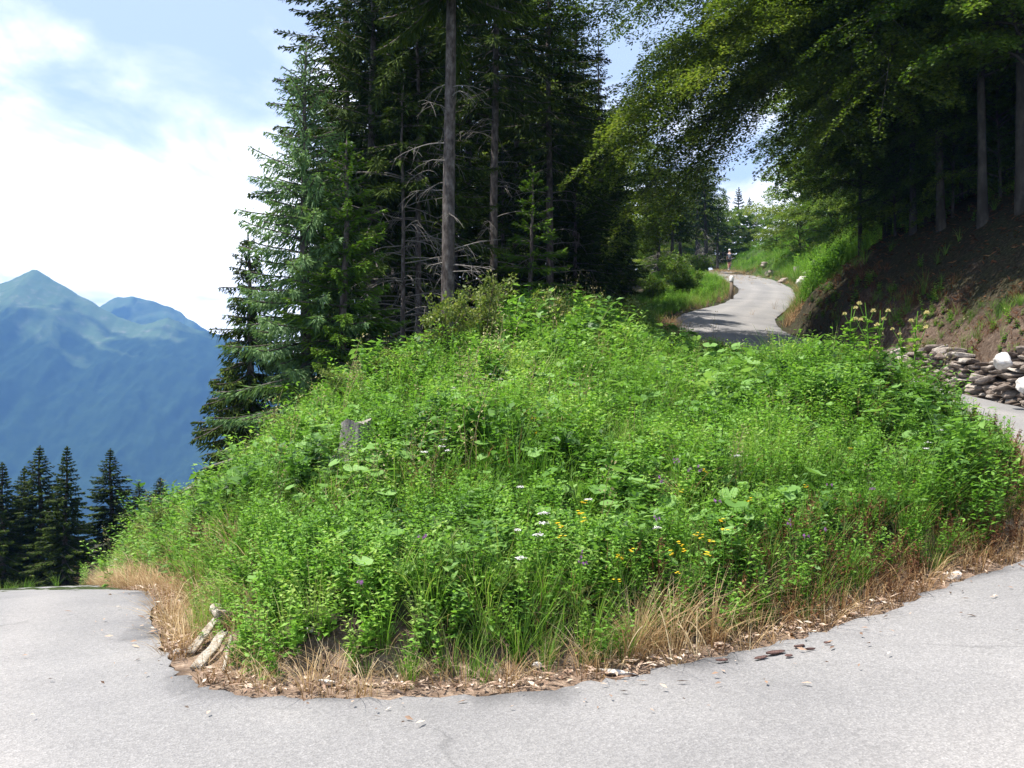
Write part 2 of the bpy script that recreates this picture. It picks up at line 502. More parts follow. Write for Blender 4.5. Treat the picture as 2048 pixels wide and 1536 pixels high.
nfr = ramp(t, nf.outputs[0], [(0.25, (0.88, 0.88, 0.88)), (0.6, (1.03, 1.03, 1.03))])
at = N(t, 'ShaderNodeAttribute', attribute_name='tint')       # worn wheel tracks and dark bitumen rim
tr_ = ramp(t, at.outputs['Fac'], [(0.0, (0.45, 0.455, 0.47)), (0.30, (0.95, 0.95, 0.96)), (0.6, (1.0, 1.0, 1.0)), (1.0, (1.14, 1.125, 1.11))])
col = mixc(t, 1.0, mixc(t, 1.0, sp.outputs[0], big.outputs[0], 'MULTIPLY'), mixc(t, 1.0, nfr.outputs[0], tr_.outputs[0], 'MULTIPLY'), 'MULTIPLY')
# a few hairline cracks and old tar stains
wn = N(t, 'ShaderNodeTexNoise', Scale=1.3, Detail=4.0); L(t, tcn.outputs['Object'], wn.inputs['Vector'])
wv = N(t, 'ShaderNodeVectorMath', operation='ADD'); L(t, tcn.outputs['Object'], wv.inputs[0])
ws = N(t, 'ShaderNodeVectorMath', operation='SCALE'); L(t, wn.outputs['Color'], ws.inputs[0]); ws.inputs['Scale'].default_value = 0.9
L(t, ws.outputs[0], wv.inputs[1])
cv = N(t, 'ShaderNodeTexVoronoi', feature='DISTANCE_TO_EDGE', Scale=0.42); L(t, wv.outputs[0], cv.inputs['Vector'])
ck = ramp(t, cv.outputs['Distance'], [(0.0, (1, 1, 1)), (0.004, (0.7, 0.7, 0.7)), (0.009, (0, 0, 0))])
cm = N(t, 'ShaderNodeTexNoise', Scale=0.37, Detail=2.0); L(t, tcn.outputs['Object'], cm.inputs['Vector'])
cmr = ramp(t, cm.outputs[0], [(0.50, (0, 0, 0)), (0.60, (1, 1, 1))])
col = mixc(t, mathn(t, 'MULTIPLY', mathn(t, 'MULTIPLY', ck.outputs[0], cmr.outputs[0]), 0.38), col, (0.07, 0.07, 0.07))
st_ = N(t, 'ShaderNodeTexNoise', Scale=1.9, Detail=6.0, Roughness=0.7, Distortion=0.6); L(t, tcn.outputs['Object'], st_.inputs['Vector'])
sr_ = ramp(t, st_.outputs[0], [(0.60, (0, 0, 0)), (0.72, (1, 1, 1))])
col = mixc(t, mathn(t, 'MULTIPLY', sr_.outputs[0], 0.28), col, (0.13, 0.128, 0.125))
col = mixc(t, 1.0, col, (1.0, 0.985, 0.975), 'MULTIPLY')
b = N(t, 'ShaderNodeBsdfPrincipled'); L(t, col, b.inputs['Base Color'])
b.inputs['Roughness'].default_value = 0.82
b.inputs['Specular IOR Level'].default_value = 0.3
bp = N(t, 'ShaderNodeBump', Strength=0.55, Distance=0.006)
L(t, vo.outputs['Distance'], bp.inputs['Height']); L(t, bp.outputs[0], b.inputs['Normal'])
L(t, b.outputs[0], out.inputs[0])

acc = Acc()
ii = np.arange(NR - 1)[:, None]; kk = np.arange(NC - 1)[None]
F = np.stack([ii * NC + kk, (ii + 1) * NC + kk, (ii + 1) * NC + kk + 1, ii * NC + kk + 1], -1).reshape(-1, 4)
wid = np.linalg.norm(RO - RI, axis=1)
dI = tt[None] * wid[:, None]; dO = (1 - tt)[None] * wid[:, None]
dm = np.minimum(dI, dO)
en = fbm(RS[:, :, 0] * 1.7, RS[:, :, 1] * 1.7, 21)
tn = 0.55 + 0.45 * np.exp(-((tt[None] - 0.30) / .08) ** 2) + 0.45 * np.exp(-((tt[None] - 0.68) / .08) ** 2) - .22 * np.exp(-((tt[None] - 0.49) / .07) ** 2) + (en - .5) * 0.3
tn = np.where(dm < 0.30, 0.26 + (dm / 0.30) * 0.3 + (en - .5) * 1.3, tn)
acc.add(RS.reshape(-1, 3), F, np.clip(tn, 0, 1).reshape(-1))
road = tag(acc.obj('road', road_mat, smooth=True), kind='structure')
for p in road.data.polygons[:1]:
    if p.normal.z < 0:
        road.data.flip_normals()

# ------------------------------------------------------------------ terrain
CP = []
for i in range(0, NR, 6):
    CP.append(RI[i]); CP.append(RO[i])
CP = CP[:]
mound = [(1, 22, 3.0), (-1.5, 17, 2.05), (-2.4, 15, 1.5), (-3.1, 14, .85), (-4.2, 14.6, -.15), (-6.0, 16.6, -.85), (-9.2, 24, -1.7),
         (-1.62, 10.6, 1.0), (0, 8, .62), (0, 11.5, 1.25), (0, 16, 2.0), (-.2, 7, .42), (1.5, 8.2, .62), (2.9, 8.9, .66), (2.7, 11.5, 1.15), (3.9, 17, 1.95), (3.6, 14.5, 1.6), (3.9, 22, 2.55),
         (4.4, 10.5, .92), (5.4, 12.7, 1.45), (5.25, 14.2, 1.7), (5.2, 16, 1.95), (5.0, 18.5, 2.1), (4.6, 21, 2.35), (4.0, 25, 2.95), (-1.2, 7.0, .40), (-2.6, 9.2, .45), (1.7, 25, 3.5), (3.5, 27.5, 3.6),
         (-4.2, 12.4, -.15), (2.2, 19.5, 2.55), (3.3, 19.5, 2.3),
         # forest floor behind the crest
         (-1.5, 22, 1.9), (-4, 20, .6), (-6.5, 22, -.6), (-2, 30, 2.4), (-6, 30, 0), (-10, 32, -2.2), (0, 36, 3.4), (3.6, 34, 4.1), (-3, 45, 3.2), (-12, 45, -2), (4, 50, 6.0),
         (7.2, 44, 6.0), (9.3, 52, 7.9), (10.0, 62, 9.2), (5, 70, 8.6), (10, 85, 11.8), (4, 100, 12.2), (-8, 75, 4), (-20, 70, -4), (-15, 105, 4), (8, 130, 15), (-25, 130, 2),
         # lower side: slope falling into the valley
         (-9.5, 10, -1.2), (-11, 8, -2.6), (-9, 3, -1.6), (-14, 15, -4.4), (-12.6, 17.2, -2.3), (-17, 24, -5.0), (-22, 20, -8), (-30, 30, -13), (-24, 36, -8.5), (-40, 55, -18), (-45, 20, -20), (-30, 60, -12), (-40, 100, -16), (-12, -4, -3), (-30, 0, -12), (-5, -8, -1.2), (5, -8, 0), (-40, -15, -18),
         (0, -15, -1), (14, -10, 1),
         # cut bank and wall on the upper side
         (10.3, 13.8, 2.1), (10.0, 15.9, 2.45), (9.25, 19, 2.85), (8.95, 23, 3.25), (8.95, 27, 4.1), (9.15, 30.6, 4.9),
         (10.9, 12, 1.6), (12, 9, 2.0), (13, 12, 3.4), (12.2, 16, 4.3), (12.2, 21, 5.9), (12.4, 25, 6.55), (11.4, 30.5, 6.55), (10.6, 24, 5.0), (10.2, 28, 5.5), (11.0, 19, 4.4), (14, 14, 5), (15.5, 20, 7.4),
         (16, 27, 8.4), (20, 26, 10.2), (22, 14, 9), (30, 20, 14), (30, 35, 15), (14, 33, 7.6), (40, 0, 14), (25, 0, 7),
         # meadow beyond the bank
         (11.5, 36.4, 6.2), (13.6, 42, 7.2), (15.8, 50, 8.6), (18.6, 57, 10.2), (16.5, 44, 8.8), (20, 48, 10.2), (23, 60, 13), (20, 70, 12.6), (24, 85, 15.5), (27, 105, 18.5), (40, 60, 20), (40, 90, 22), (35, 130, 22), (60, 40, 27), (60, 120, 30), (-60, 60, -27), (-60, 120, -24), (-60, 0, -28), (60, -10, 20)]
CP = np.array([list(c) for c in CP] + mound, float)
_, ui = np.unique(np.round(CP[:, :2], 2), axis=0, return_index=True)
CP = CP[ui]


def tps_phi(r2):
    return np.where(r2 > 1e-12, 0.5 * r2 * np.log(np.maximum(r2, 1e-12)), 0)


nC = len(CP)
d2 = ((CP[:, None, :2] - CP[None, :, :2]) ** 2).sum(-1)
K = tps_phi(d2) + np.eye(nC) * 0.02
Pm = np.concatenate([np.ones((nC, 1)), CP[:, :2]], 1)
A = np.block([[K, Pm], [Pm.T, np.zeros((3, 3))]])
sol = np.linalg.solve(A, np.concatenate([CP[:, 2], np.zeros(3)]))


def tps(x, y):
    x = np.asarray(x, float).ravel(); y = np.asarray(y, float).ravel()
    res = np.empty(len(x))
    for a in range(0, len(x), 20000):
        q = np.stack([x[a:a + 20000], y[a:a + 20000]], -1)
        r2 = ((q[:, None] - CP[None, :, :2]) ** 2).sum(-1)
        res[a:a + 20000] = tps_phi(r2) @ sol[:nC] + sol[nC] + q @ sol[nC + 1:]
    return res


_fine = 0.2
xs = np.concatenate([np.arange(-64, -16, 2.0), np.arange(-16, 17, _fine), np.arange(17, 66, 2.0)])
ys = np.concatenate([np.arange(-14, 4, 1.5), np.arange(4, 36, _fine), np.arange(36, 62, .5), np.arange(62, 152, 2.0)])
GX, GY = np.meshgrid(xs, ys)
GZ = tps(GX, GY).reshape(GX.shape)
kd = kdtree.KDTree(NR * NC)
RSf = RS.reshape(-1, 3)
for i, p in enumerate(RSf):
    kd.insert((p[0], p[1], 0), i)
kd.balance()
RD = np.empty(GX.size); RZ = np.empty(GX.size); RSIDE = np.empty(GX.size)
for i, (x, y) in enumerate(zip(GX.ravel(), GY.ravel())):
    co, j, dd = kd.find((x, y, 0))
    RD[i] = dd; RZ[i] = RSf[j, 2]; RSIDE[i] = (j % NC) / (NC - 1)
RD = RD.reshape(GX.shape); RZ = RZ.reshape(GX.shape); RSIDE = RSIDE.reshape(GX.shape)
GZ += (fbm(GX * 1.1, GY * 1.1, 3) - .5) * 0.22 * np.clip((RD - .3) / 1.0, 0, 1)
GZ += (fbm(GX * .45, GY * .45, 13) - .5) * 0.35 * np.clip((RD - .6) / 1.5, 0, 1)
bl = np.clip((RD - 0.26) / 0.45, 0, 1); bl = bl * bl * (3 - 2 * bl)
# a small cut lip along the inside of the bend
lip = 0.17 * np.exp(-((RD - .75) / .3) ** 2) * (RSIDE < .5) * (GY < 12)
GZ = (RZ - 0.05 + 0.03 * np.clip(RD / .3, 0, 1)) * (1 - bl) + (GZ + lip) * bl


def bilin(A, x, y):
    x = np.clip(np.asarray(x, float), xs[0], xs[-1] - 1e-6); y = np.clip(np.asarray(y, float), ys[0], ys[-1] - 1e-6)
    i = np.clip(np.searchsorted(xs, x, 'right') - 1, 0, len(xs) - 2); j = np.clip(np.searchsorted(ys, y, 'right') - 1, 0, len(ys) - 2)
    u = (x - xs[i]) / (xs[i + 1] - xs[i]); v = (y - ys[j]) / (ys[j + 1] - ys[j])
    return (A[j, i] * (1 - u) + A[j, i + 1] * u) * (1 - v) + (A[j + 1, i] * (1 - u) + A[j + 1, i + 1] * u) * v


def hz(x, y):
    return bilin(GZ, x, y)


def inpoly(x, y, poly):
    x = np.asarray(x); y = np.asarray(y); r = np.zeros(x.shape, bool)
    n = len(poly)
    for i in range(n):
        x1, y1 = poly[i][:2]; x2, y2 = poly[(i + 1) % n][:2]
        c = ((y1 > y) != (y2 > y))
        with np.errstate(divide='ignore', invalid='ignore'):
            r ^= c & (x < (x2 - x1) * (y - y1) / (y2 - y1) + x1)
    return r


MOUND_POLY = RI[::4, :2]
CREST = [(-13, 33), (-10.5, 27), (-7.6, 21.5), (-5.4, 16.6), (-3.6, 15.6), (-2.2, 18), (-.6, 21), (1.6, 25.5), (3.4, 29), (4.4, 33), (8, 34), (8, 0), (-13, 0)]
MEADOW = [(9, 34), (12.5, 36), (15, 38), (18, 44), (24, 56), (28, 75), (30, 110), (22, 118), (19, 85), (15, 58), (12, 44)]
g_m = inpoly(GX, GY, MOUND_POLY)
g_open = g_m & inpoly(GX, GY, CREST)
g_mead = inpoly(GX, GY, MEADOW)
soil = np.where(g_open | g_mead, 0.05, 0.8)
soil = np.where((RD < 0.75) & g_m & (GY < 32), 1.9 - 1.4 * np.clip((RD - .30) / .4, 0, 1), soil)
soil = np.where((RD < 1.5) & ~g_m & (GX > 6.5) & (GY < 27), 1.15 - .25 * np.clip((RD - .9) / .6, 0, 1), soil)
soil = np.where((GX < -5) & ~g_m & (GY < 40), .35, soil)
# the sheet goes on past the detailed part: down into the valley and out to the foot of the mountains
ext = np.array([3, 10, 30, 80, 200, 500, 900, 1500, 2600, 4100.])
xs2 = np.concatenate([xs[0] - ext[::-1], xs, xs[-1] + ext])
ys2 = np.concatenate([ys[0] - ext[::-1], ys, ys[-1] + ext])
k = len(ext)
X2, Y2 = np.meshgrid(xs2, ys2)
XC = np.clip(X2, xs[0], xs[-1]); YC = np.clip(Y2, ys[0], ys[-1])
do = np.hypot(X2 - XC, Y2 - YC)
Z2 = np.pad(GZ, k, mode='edge') - do * 0.58
Z2 = np.maximum(Z2, -600 + 6 * fbm(X2 / 300, Y2 / 300, 8))
S2 = np.pad(soil, k, mode='edge'); S2[do > 0] = 0.3
ny, nx = X2.shape
i = np.arange(ny - 1)[:, None] * nx + np.arange(nx - 1)[None]; i = i.reshape(-1)
ground_mat, t, out = new_mat('ground_soil')
geo = N(t, 'ShaderNodeNewGeometry')
na = N(t, 'ShaderNodeTexNoise', Scale=14.0, Detail=7.0, Roughness=0.7); L(t, geo.outputs['Position'], na.inputs['Vector'])
nb_ = N(t, 'ShaderNodeTexNoise', Scale=1.6, Detail=4.0); L(t, geo.outputs['Position'], nb_.inputs['Vector'])
green = ramp(t, na.outputs[0], [(0.3, (0.022, 0.040, 0.012)), (0.6, (0.050, 0.085, 0.020)), (0.8, (0.10, 0.10, 0.04))])
brown = ramp(t, na.outputs[0], [(0.28, (0.011, 0.008, 0.006)), (0.5, (0.032, 0.023, 0.018)), (0.72, (0.095, 0.072, 0.054))])
at = N(t, 'ShaderNodeAttribute', attribute_name='tint')
pale = ramp(t, na.outputs[0], [(0.28, (0.10, 0.068, 0.048)), (0.5, (0.24, 0.17, 0.125)), (0.72, (0.42, 0.33, 0.25))])
fv = mathn(t, 'ADD', at.outputs['Fac'], mathn(t, 'MULTIPLY', mathn(t, 'SUBTRACT', nb_.outputs[0], .5), .6))
f = mathn(t, 'ADD', fv, 0.0, clamp=True)
f2 = mathn(t, 'SUBTRACT', fv, 0.85, clamp=True)
b = N(t, 'ShaderNodeBsdfPrincipled'); L(t, mixc(t, f2, mixc(t, f, green.outputs[0], brown.outputs[0]), pale.outputs[0]), b.inputs['Base Color'])
b.inputs['Roughness'].default_value = 0.95; b.inputs['Specular IOR Level'].default_value = 0.1
bp = N(t, 'ShaderNodeBump', Strength=0.8, Distance=0.04); L(t, na.outputs[0], bp.inputs['Height']); L(t, bp.outputs[0], b.inputs['Normal'])
L(t, b.outputs[0], out.inputs[0])
acc = Acc()
acc.add(np.stack([X2, Y2, Z2], -1).reshape(-1, 3), np.stack([i, i + 1, i + nx + 1, i + nx], -1), S2.reshape(-1))
tag(acc.obj('ground', ground_mat, smooth=True), kind='structure')


def hit(px, py, h=0.0, d0=4.5, d1=110):
    d = np.arange(d0, d1, .03)
    x = (px - 1024) / FPX * d; z = EYE + (HOR - py) / FPX * d
    w = np.nonzero(hz(x, d) + h >= z)[0]
    k = w[0] if len(w) else len(d) - 1
    return np.array([x[k], d[k], hz(x[k], d[k])])


# ------------------------------------------------------------------ mountains
mt_mat, t, out = new_mat('mountain_forest')
geo = N(t, 'ShaderNodeNewGeometry')
na = N(t, 'ShaderNodeTexNoise', Scale=0.03, Detail=9.0, Roughness=0.7); L(t, geo.outputs['Position'], na.inputs['Vector'])
nb_ = N(t, 'ShaderNodeTexNoise', Scale=0.0075, Detail=8.0, Distortion=0.8); L(t, geo.outputs['Position'], nb_.inputs['Vector'])
at = N(t, 'ShaderNodeAttribute', attribute_name='tint')
forest = ramp(t, na.outputs[0], [(0.3, (0.012, 0.026, 0.016)), (0.7, (0.030, 0.055, 0.026))])
past = ramp(t, na.outputs[0], [(0.3, (0.07, 0.12, 0.045)), (0.55, (0.095, 0.135, 0.06)), (0.72, (0.20, 0.20, 0.165))])
f = mathn(t, 'ADD', at.outputs['Fac'], mathn(t, 'MULTIPLY', mathn(t, 'SUBTRACT', nb_.outputs[0], .5), 1.4))
fr = ramp(t, f, [(0.50, (0, 0, 0)), (0.72, (1, 1, 1))])
b = N(t, 'ShaderNodeBsdfPrincipled'); L(t, mixc(t, fr.outputs[0], forest.outputs[0], past.outputs[0]), b.inputs['Base Color'])
b.inputs['Roughness'].default_value = 1.0; b.inputs['Specular IOR Level'].default_value = 0.0
L(t, b.outputs[0], out.inputs[0])


def mountain(ridge, D, depth, foot, seed, name, pasture=1.0, rough=1.0):
    ridge = np.array(ridge, float)
    px = np.linspace(ridge[0, 0], ridge[-1, 0], 640)
    py = np.interp(px, ridge[:, 0], ridge[:, 1]) + (fbm(px / 26, px * 0, seed, 5) - .5) * 9 * rough
    nV = 220
    v = np.linspace(0, 1, nV)
    top = (HOR - py) / FPX * D
    W = (px[None] - 1024) / FPX
    Y = D - v[:, None] * depth + 0 * W
    X = W * (D - v[:, None] * depth * .25)
    Z = top[None] * (1 - v[:, None]) + foot * v[:, None]
    amp = np.minimum(v * 6, 1)[:, None]
    r1 = 1 - np.abs(2 * fbm(X / 260 + v[:, None] * .9, Y / 900, seed + 3, 6) - 1)
    r2 = 1 - np.abs(2 * fbm(X / 70, Y / 170, seed + 7, 5) - 1)
    Z = Z + amp * ((r1 - .6) * 110 + (r2 - .6) * 30) * rough
    # back side
    Xb = W * D; Yb = np.full_like(W, D + depth * .8); Zb = np.full_like(W, foot)
    X = np.concatenate([Xb, X]); Y = np.concatenate([Yb, Y]); Z = np.concatenate([Zb, Z])
    past = pasture * np.clip(1 - np.concatenate([[0], v])[:, None] * 2.4, 0, 1) * np.clip(1.0 - (px[None] - 60) / 900, .35, 1) + 0 * X
    ny, nx = X.shape
    i = (np.arange(ny - 1)[:, None] * nx + np.arange(nx - 1)[None]).reshape(-1)
    acc = Acc()
    acc.add(np.stack([X, Y, Z], -1).reshape(-1, 3), np.stack([i, i + nx, i + nx + 1, i + 1], -1), past.reshape(-1))
    return tag(acc.obj(name, mt_mat, smooth=True), kind='structure')


mountain([(-700, 690), (-420, 640), (-200, 600), (-60, 580), (0, 566), (30, 552), (52, 541), (62, 537), (74, 541), (100, 556), (150, 585), (190, 608), (230, 628), (262, 642), (285, 648), (310, 645), (335, 634), (355, 640), (385, 655), (430, 668), (500, 690), (700, 740), (1000, 800), (1400, 840)],
         2700, 1250, -605, 11, 'mountain')
mountain([(-300, 800), (60, 700), (160, 640), (205, 606), (228, 596), (262, 590), (300, 600), (330, 612), (360, 622), (372, 634), (420, 664), (600, 720), (1000, 760)],
         3500, 900, -605, 31, 'mountain_behind', 1.0, .8)

# ------------------------------------------------------------------ haze
hz_m, t, out = new_mat('haze_air')
pv = N(t, 'ShaderNodeVolumePrincipled')
pv.inputs['Color'].default_value = (0.155, 0.35, 0.78, 1)
pv.inputs['Density'].default_value = 2.3e-4
pv.inputs['Anisotropy'].default_value = 0.0
L(t, pv.outputs[0], out.inputs['Volume'])
acc = Acc()
x0, x1, y0, y1, z0, z1 = -4250, 4250, -4250, 4280, -612, 480
acc.add([(x, y, z) for z in (z0, z1) for y in (y0, y1) for x in (x0, x1)],
        np.array([(0, 2, 3, 1), (4, 5, 7, 6), (0, 1, 5, 4), (2, 6, 7, 3), (0, 4, 6, 2), (1, 3, 7, 5)]))
haze = tag(acc.obj('haze', hz_m), 'pale blue air between the hairpin and the far mountains', 'haze', kind='stuff')

# ------------------------------------------------------------------ ground-cover plants (prototypes that are repeated inside one 'stuff' mesh)
def p_herb(seed, H=.42, ll=.068):
    rs = np.random.default_rng(seed); acc = Acc()
    for k in range(rs.integers(2, 4)):
        h = H * rs.uniform(.7, 1.1); az = rs.uniform(0, 2 * PI); lean = rs.uniform(.05, .4)
        s = np.linspace(0, 1, 5)
        path = np.stack([np.cos(az) * lean * h * s ** 1.5, np.sin(az) * lean * h * s ** 1.5, h * s], -1)
        acc.add(*tube(path, np.linspace(.004, .0015, 5), 3, False), .35)
        n = int(h / max(.035, ll * .42))
        u = np.linspace(.15, 1, n)
        q = np.stack([np.interp(u, s, path[:, j]) for j in range(3)], -1)
        for sg in (0, 1):
            a = np.arange(n) * PI / 2 + sg * PI + rs.normal(0, .35, n) + az
            el = rs.normal(.15, .3, n)
            d = np.stack([np.cos(a) * np.cos(el), np.sin(a) * np.cos(el), np.sin(el)], -1)
            nn = np.stack([-np.cos(a) * .4, -np.sin(a) * .4, np.ones(n)], -1) + rs.normal(0, .25, (n, 3))
            l = ll * (1.25 - .7 * u) * rs.uniform(.75, 1.25, n)
            acc.add(*leaves(q + d * .008, d, nn, l, l * .55), np.repeat(.25 + .4 * u + rs.normal(0, .12, n), 4))
    return acc.proto()


def blades(acc, rs, n, H, w, spread=.06, droop=.5, t0=.3, t1=.8, seg=4):
    a = rs.uniform(0, 2 * PI, n); h = H * rs.uniform(.5, 1.1, n); ln = rs.uniform(.1, droop, n)
    s = np.linspace(0, 1, seg)
    rr = (rs.uniform(0, spread, n))[:, None] + (ln * h)[:, None] * s ** 1.8
    z = h[:, None] * (s - .28 * ln[:, None] * s ** 3)
    pth = np.stack([np.cos(a)[:, None] * rr, np.sin(a)[:, None] * rr, z], -1)
    wd = (w * rs.uniform(.6, 1.3, n))[:, None] * (1 - .85 * s ** 2)[None]
    b = a + PI / 2 + rs.normal(0, .7, n)
    V, F = strips(pth, wd, np.stack([np.cos(b), np.sin(b), 0 * b], -1))
    acc.add(V, F, np.repeat((t0 + (t1 - t0) * s)[None] + rs.normal(0, .1, (n, 1)), 2, axis=1).reshape(-1))


def p_grass(seed, n=22, H=.5, w=.0065, droop=.8):
    rs = np.random.default_rng(seed); acc = Acc()
    blades(acc, rs, n, H, w, droop=droop)
    return acc.proto()


def p_straw(seed, n=14, H=.4, w=.006):
    rs = np.random.default_rng(seed); acc = Acc()
    blades(acc, rs, n, H, w, .08, 1.3, .35, .7, 5)
    return acc.proto()


def p_butterbur(seed, R=.10, H=.40):
    rs = np.random.default_rng(seed); acc = Acc()
    for k in range(rs.integers(4, 7)):
        az = rs.uniform(0, 2 * PI); h = H * rs.uniform(.5, 1.15); o = rs.uniform(.04, .2)
        r = R * rs.uniform(.6, 1.2)
        tip = np.array([np.cos(az) * o, np.sin(az) * o, h])
        acc.add(*tube(np.array([[0, 0, 0], tip * [.4, .4, .6], tip]), .004, 3, False), .3)
        th = np.linspace(.35, 2 * PI - .35, 12)
        rad = r * (1 + .08 * np.cos(th * 6)) * (1 - .15 * np.cos(th))
        rim = np.stack([-np.cos(th) * rad, np.sin(th) * rad, .22 * rad + rs.normal(0, .006, 12) - .10 * rad * (np.cos(th) < -.5)], -1)
        rim[:, 0] += r * .25
        e = rs.normal(.3, .3); ce, se = np.cos(e), np.sin(e)
        Ry = np.array([[ce, 0, se], [0, 1, 0], [-se, 0, ce]])
        ca, sa = np.cos(az), np.sin(az)
        Rz = np.array([[ca, -sa, 0], [sa, ca, 0], [0, 0, 1]])
        V = np.concatenate([[[0, 0, 0]], rim]) @ Ry.T @ Rz.T + tip
        i = np.arange(1, 12)
        tv = rs.uniform(.2, .85)
        acc.add(V, np.stack([0 * i, i, i + 1], -1), np.concatenate([[tv - .12], np.full(12, tv)]))
    return acc.proto()


def p_fern(seed, Lf=.6):
    rs = np.random.default_rng(seed); acc = Acc()
    for k in range(7):
        az = rs.uniform(0, 2 * PI); l = Lf * rs.uniform(.7, 1.1); s = np.linspace(0, 1, 14)
        r = l * .75 * s; z = l * (.95 * s - .62 * s ** 2)
        path = np.stack([np.cos(az) * r, np.sin(az) * r, z], -1)
        acc.add(*tube(path[::4], .004, 3, False), .3)
        lat = np.array([-np.sin(az), np.cos(az), 0])
        t = np.gradient(path, axis=0)
        for sg in (-1, 1):
            ln = .16 * np.sin(np.clip(s * 1.05, .08, 1) ** .7 * PI) + .01
            d = lat * sg + norm(t) * .35 + [0, 0, -.15]
            acc.add(*leaves(path, d, np.tile([0, 0, 1.], (14, 1)), ln, ln * .28, .05), .6 + rs.normal(0, .08))
    return acc.proto()


def p_fine(seed, H=.4, leaf=.02):
    rs = np.random.default_rng(seed); acc = Acc()
    for k in range(4):
        h = H * rs.uniform(.6, 1.1); az = rs.uniform(0, 2 * PI); ln = rs.uniform(.1, .5)
        s = np.linspace(0, 1, 4)
        path = np.stack([np.cos(az) * ln * h * s ** 1.3, np.sin(az) * ln * h * s ** 1.3, h * s], -1)
        acc.add(*tube(path, .0018, 3, False), .45)
        n = 26
        u = rs.uniform(.15, 1, n)
        q = np.stack([np.interp(u, s, path[:, j]) for j in range(3)], -1)
        d = rs.normal(0, 1, (n, 3)); d[:, 2] = np.abs(d[:, 2]) * .6
        q = q + norm(d) * rs.uniform(.005, .05, n)[:, None]
        acc.add(*leaves(q, d, rs.normal(0, 1, (n, 3)) + [0, 0, 1], leaf * rs.uniform(.7, 1.6, n), leaf * .4), np.repeat(rs.uniform(.3, .9, n), 4))
    return acc.proto()


def p_withered(seed, H=.38):
    rs = np.random.default_rng(seed); acc = Acc()
    for k in range(4):
        h = H * rs.uniform(.6, 1.15); az = rs.uniform(0, 2 * PI); ln = rs.uniform(.1, .7); s = np.linspace(0, 1, 4)
        path = np.stack([np.cos(az) * ln * h * s, np.sin(az) * ln * h * s, h * s], -1)
        acc.add(*tube(path, np.linspace(.004, .002, 4), 3, False), .6)
        n = 16; u = rs.uniform(.1, 1, n)
        q = np.stack([np.interp(u, s, path[:, j]) for j in range(3)], -1)
        d = rs.normal(0, 1, (n, 3)); d[:, 2] -= .6
        acc.add(*leaves(q, d, rs.normal(0, 1, (n, 3)), rs.uniform(.02, .05, n), rs.uniform(.008, .02, n), .4), np.repeat(rs.uniform(.1, .9, n), 4))
    return acc.proto()


def p_seedstalk(seed, H=.75):
    rs = np.random.default_rng(seed); acc = Acc()
    for k in range(2):
        h = H * rs.uniform(.7, 1.1); az = rs.uniform(0, 2 * PI); ln = rs.uniform(.05, .25); s = np.linspace(0, 1, 4)
        path = np.stack([np.cos(az) * ln * h * s ** 2, np.sin(az) * ln * h * s ** 2, h * s], -1)
        acc.add(*tube(path, np.linspace(.004, .002, 4), 3, False), .55)
        n = 14; u = rs.uniform(.55, 1, n)
        q = np.stack([np.interp(u, s, path[:, j]) for j in range(3)], -1)
        d = rs.normal(0, 1, (n, 3)); d[:, 2] = np.abs(d[:, 2]) + .3
        q2 = q + norm(d) * .04
        acc.add(*leaves(q2, d, rs.normal(0, 1, (n, 3)), .028, .014, .3), np.repeat(rs.uniform(.6, 1, n), 4))
    return acc.proto()


RG = np.random.default_rng(4)
STUMP = hit(712, 915)
LOGS = hit(418, 1316)


def rd(x, y):
    return bilin(RD, x, y)


def sample(bb, dens, mask):
    x0, x1, y0, y1 = bb
    n = int((x1 - x0) * (y1 - y0) * dens)
    x = RG.uniform(x0, x1, n); y = RG.uniform(y0, y1, n)
    k = RG.uniform(0, 1, n) < np.clip(mask(x, y), 0, 1)
    return x[k], y[k]


def put(acc, protos, x, y, s=(.75, 1.25), tint=.10, sink=.02, hvar=True, lod=True, bias=0.0):
    d = np.hypot(x, y)
    sc = RG.uniform(s[0], s[1], len(x))
    if hvar:
        sc = sc * (.30 + 1.4 * fbm(x * .75, y * .75, 44))
        sc = sc * np.where((x > 2.2) & (y > 12.5) & (x < .262 * y), .62, 1.0)
        sc = sc * np.where((x > 4.3) & (y > 11) & (y < 19), .84, 1.0)
    if lod:
        sc = sc * np.clip(d / 11, 1, 1.7)
    sc = np.where(y < 8.5, np.minimum(sc, .95), sc)
    dt = bias + RG.normal(0, tint, len(x)) + (fbm(x * .8, y * .8, 71) - .5) * .85
    z = hz(x, y) - sink
    pos = np.stack([x, y, z], -1)
    rz = RG.uniform(0, 2 * PI, len(x))
    tl = RG.normal(0, .12, (len(x), 2)) + np.array([0.02, -.06])
    w = RG.integers(0, len(protos), len(x))
    for k, p in enumerate(protos):
        m = w == k
        scatter(acc, p, pos[m], rz[m], sc[m], tl[m], dt[m])


def openm(x, y):
    sx, sy = STUMP[0], STUMP[1]
    near = (np.abs(x - sx + (sy - y) * .15) < .22) & (y > sy - 1.0) & (y < sy + .25)
    return inpoly(x, y, MOUND_POLY) & inpoly(x, y, CREST) & ~near & ~((np.hypot(x - LOGS[0], y - LOGS[1]) < .23) | ((np.abs(x - LOGS[0] - .02) < .16) & (y < LOGS[1]) & (y > LOGS[1] - .5)))


def fall(x, y, near=9.0):
    return np.clip(near / np.hypot(x, y), .28, 1) ** 1.35


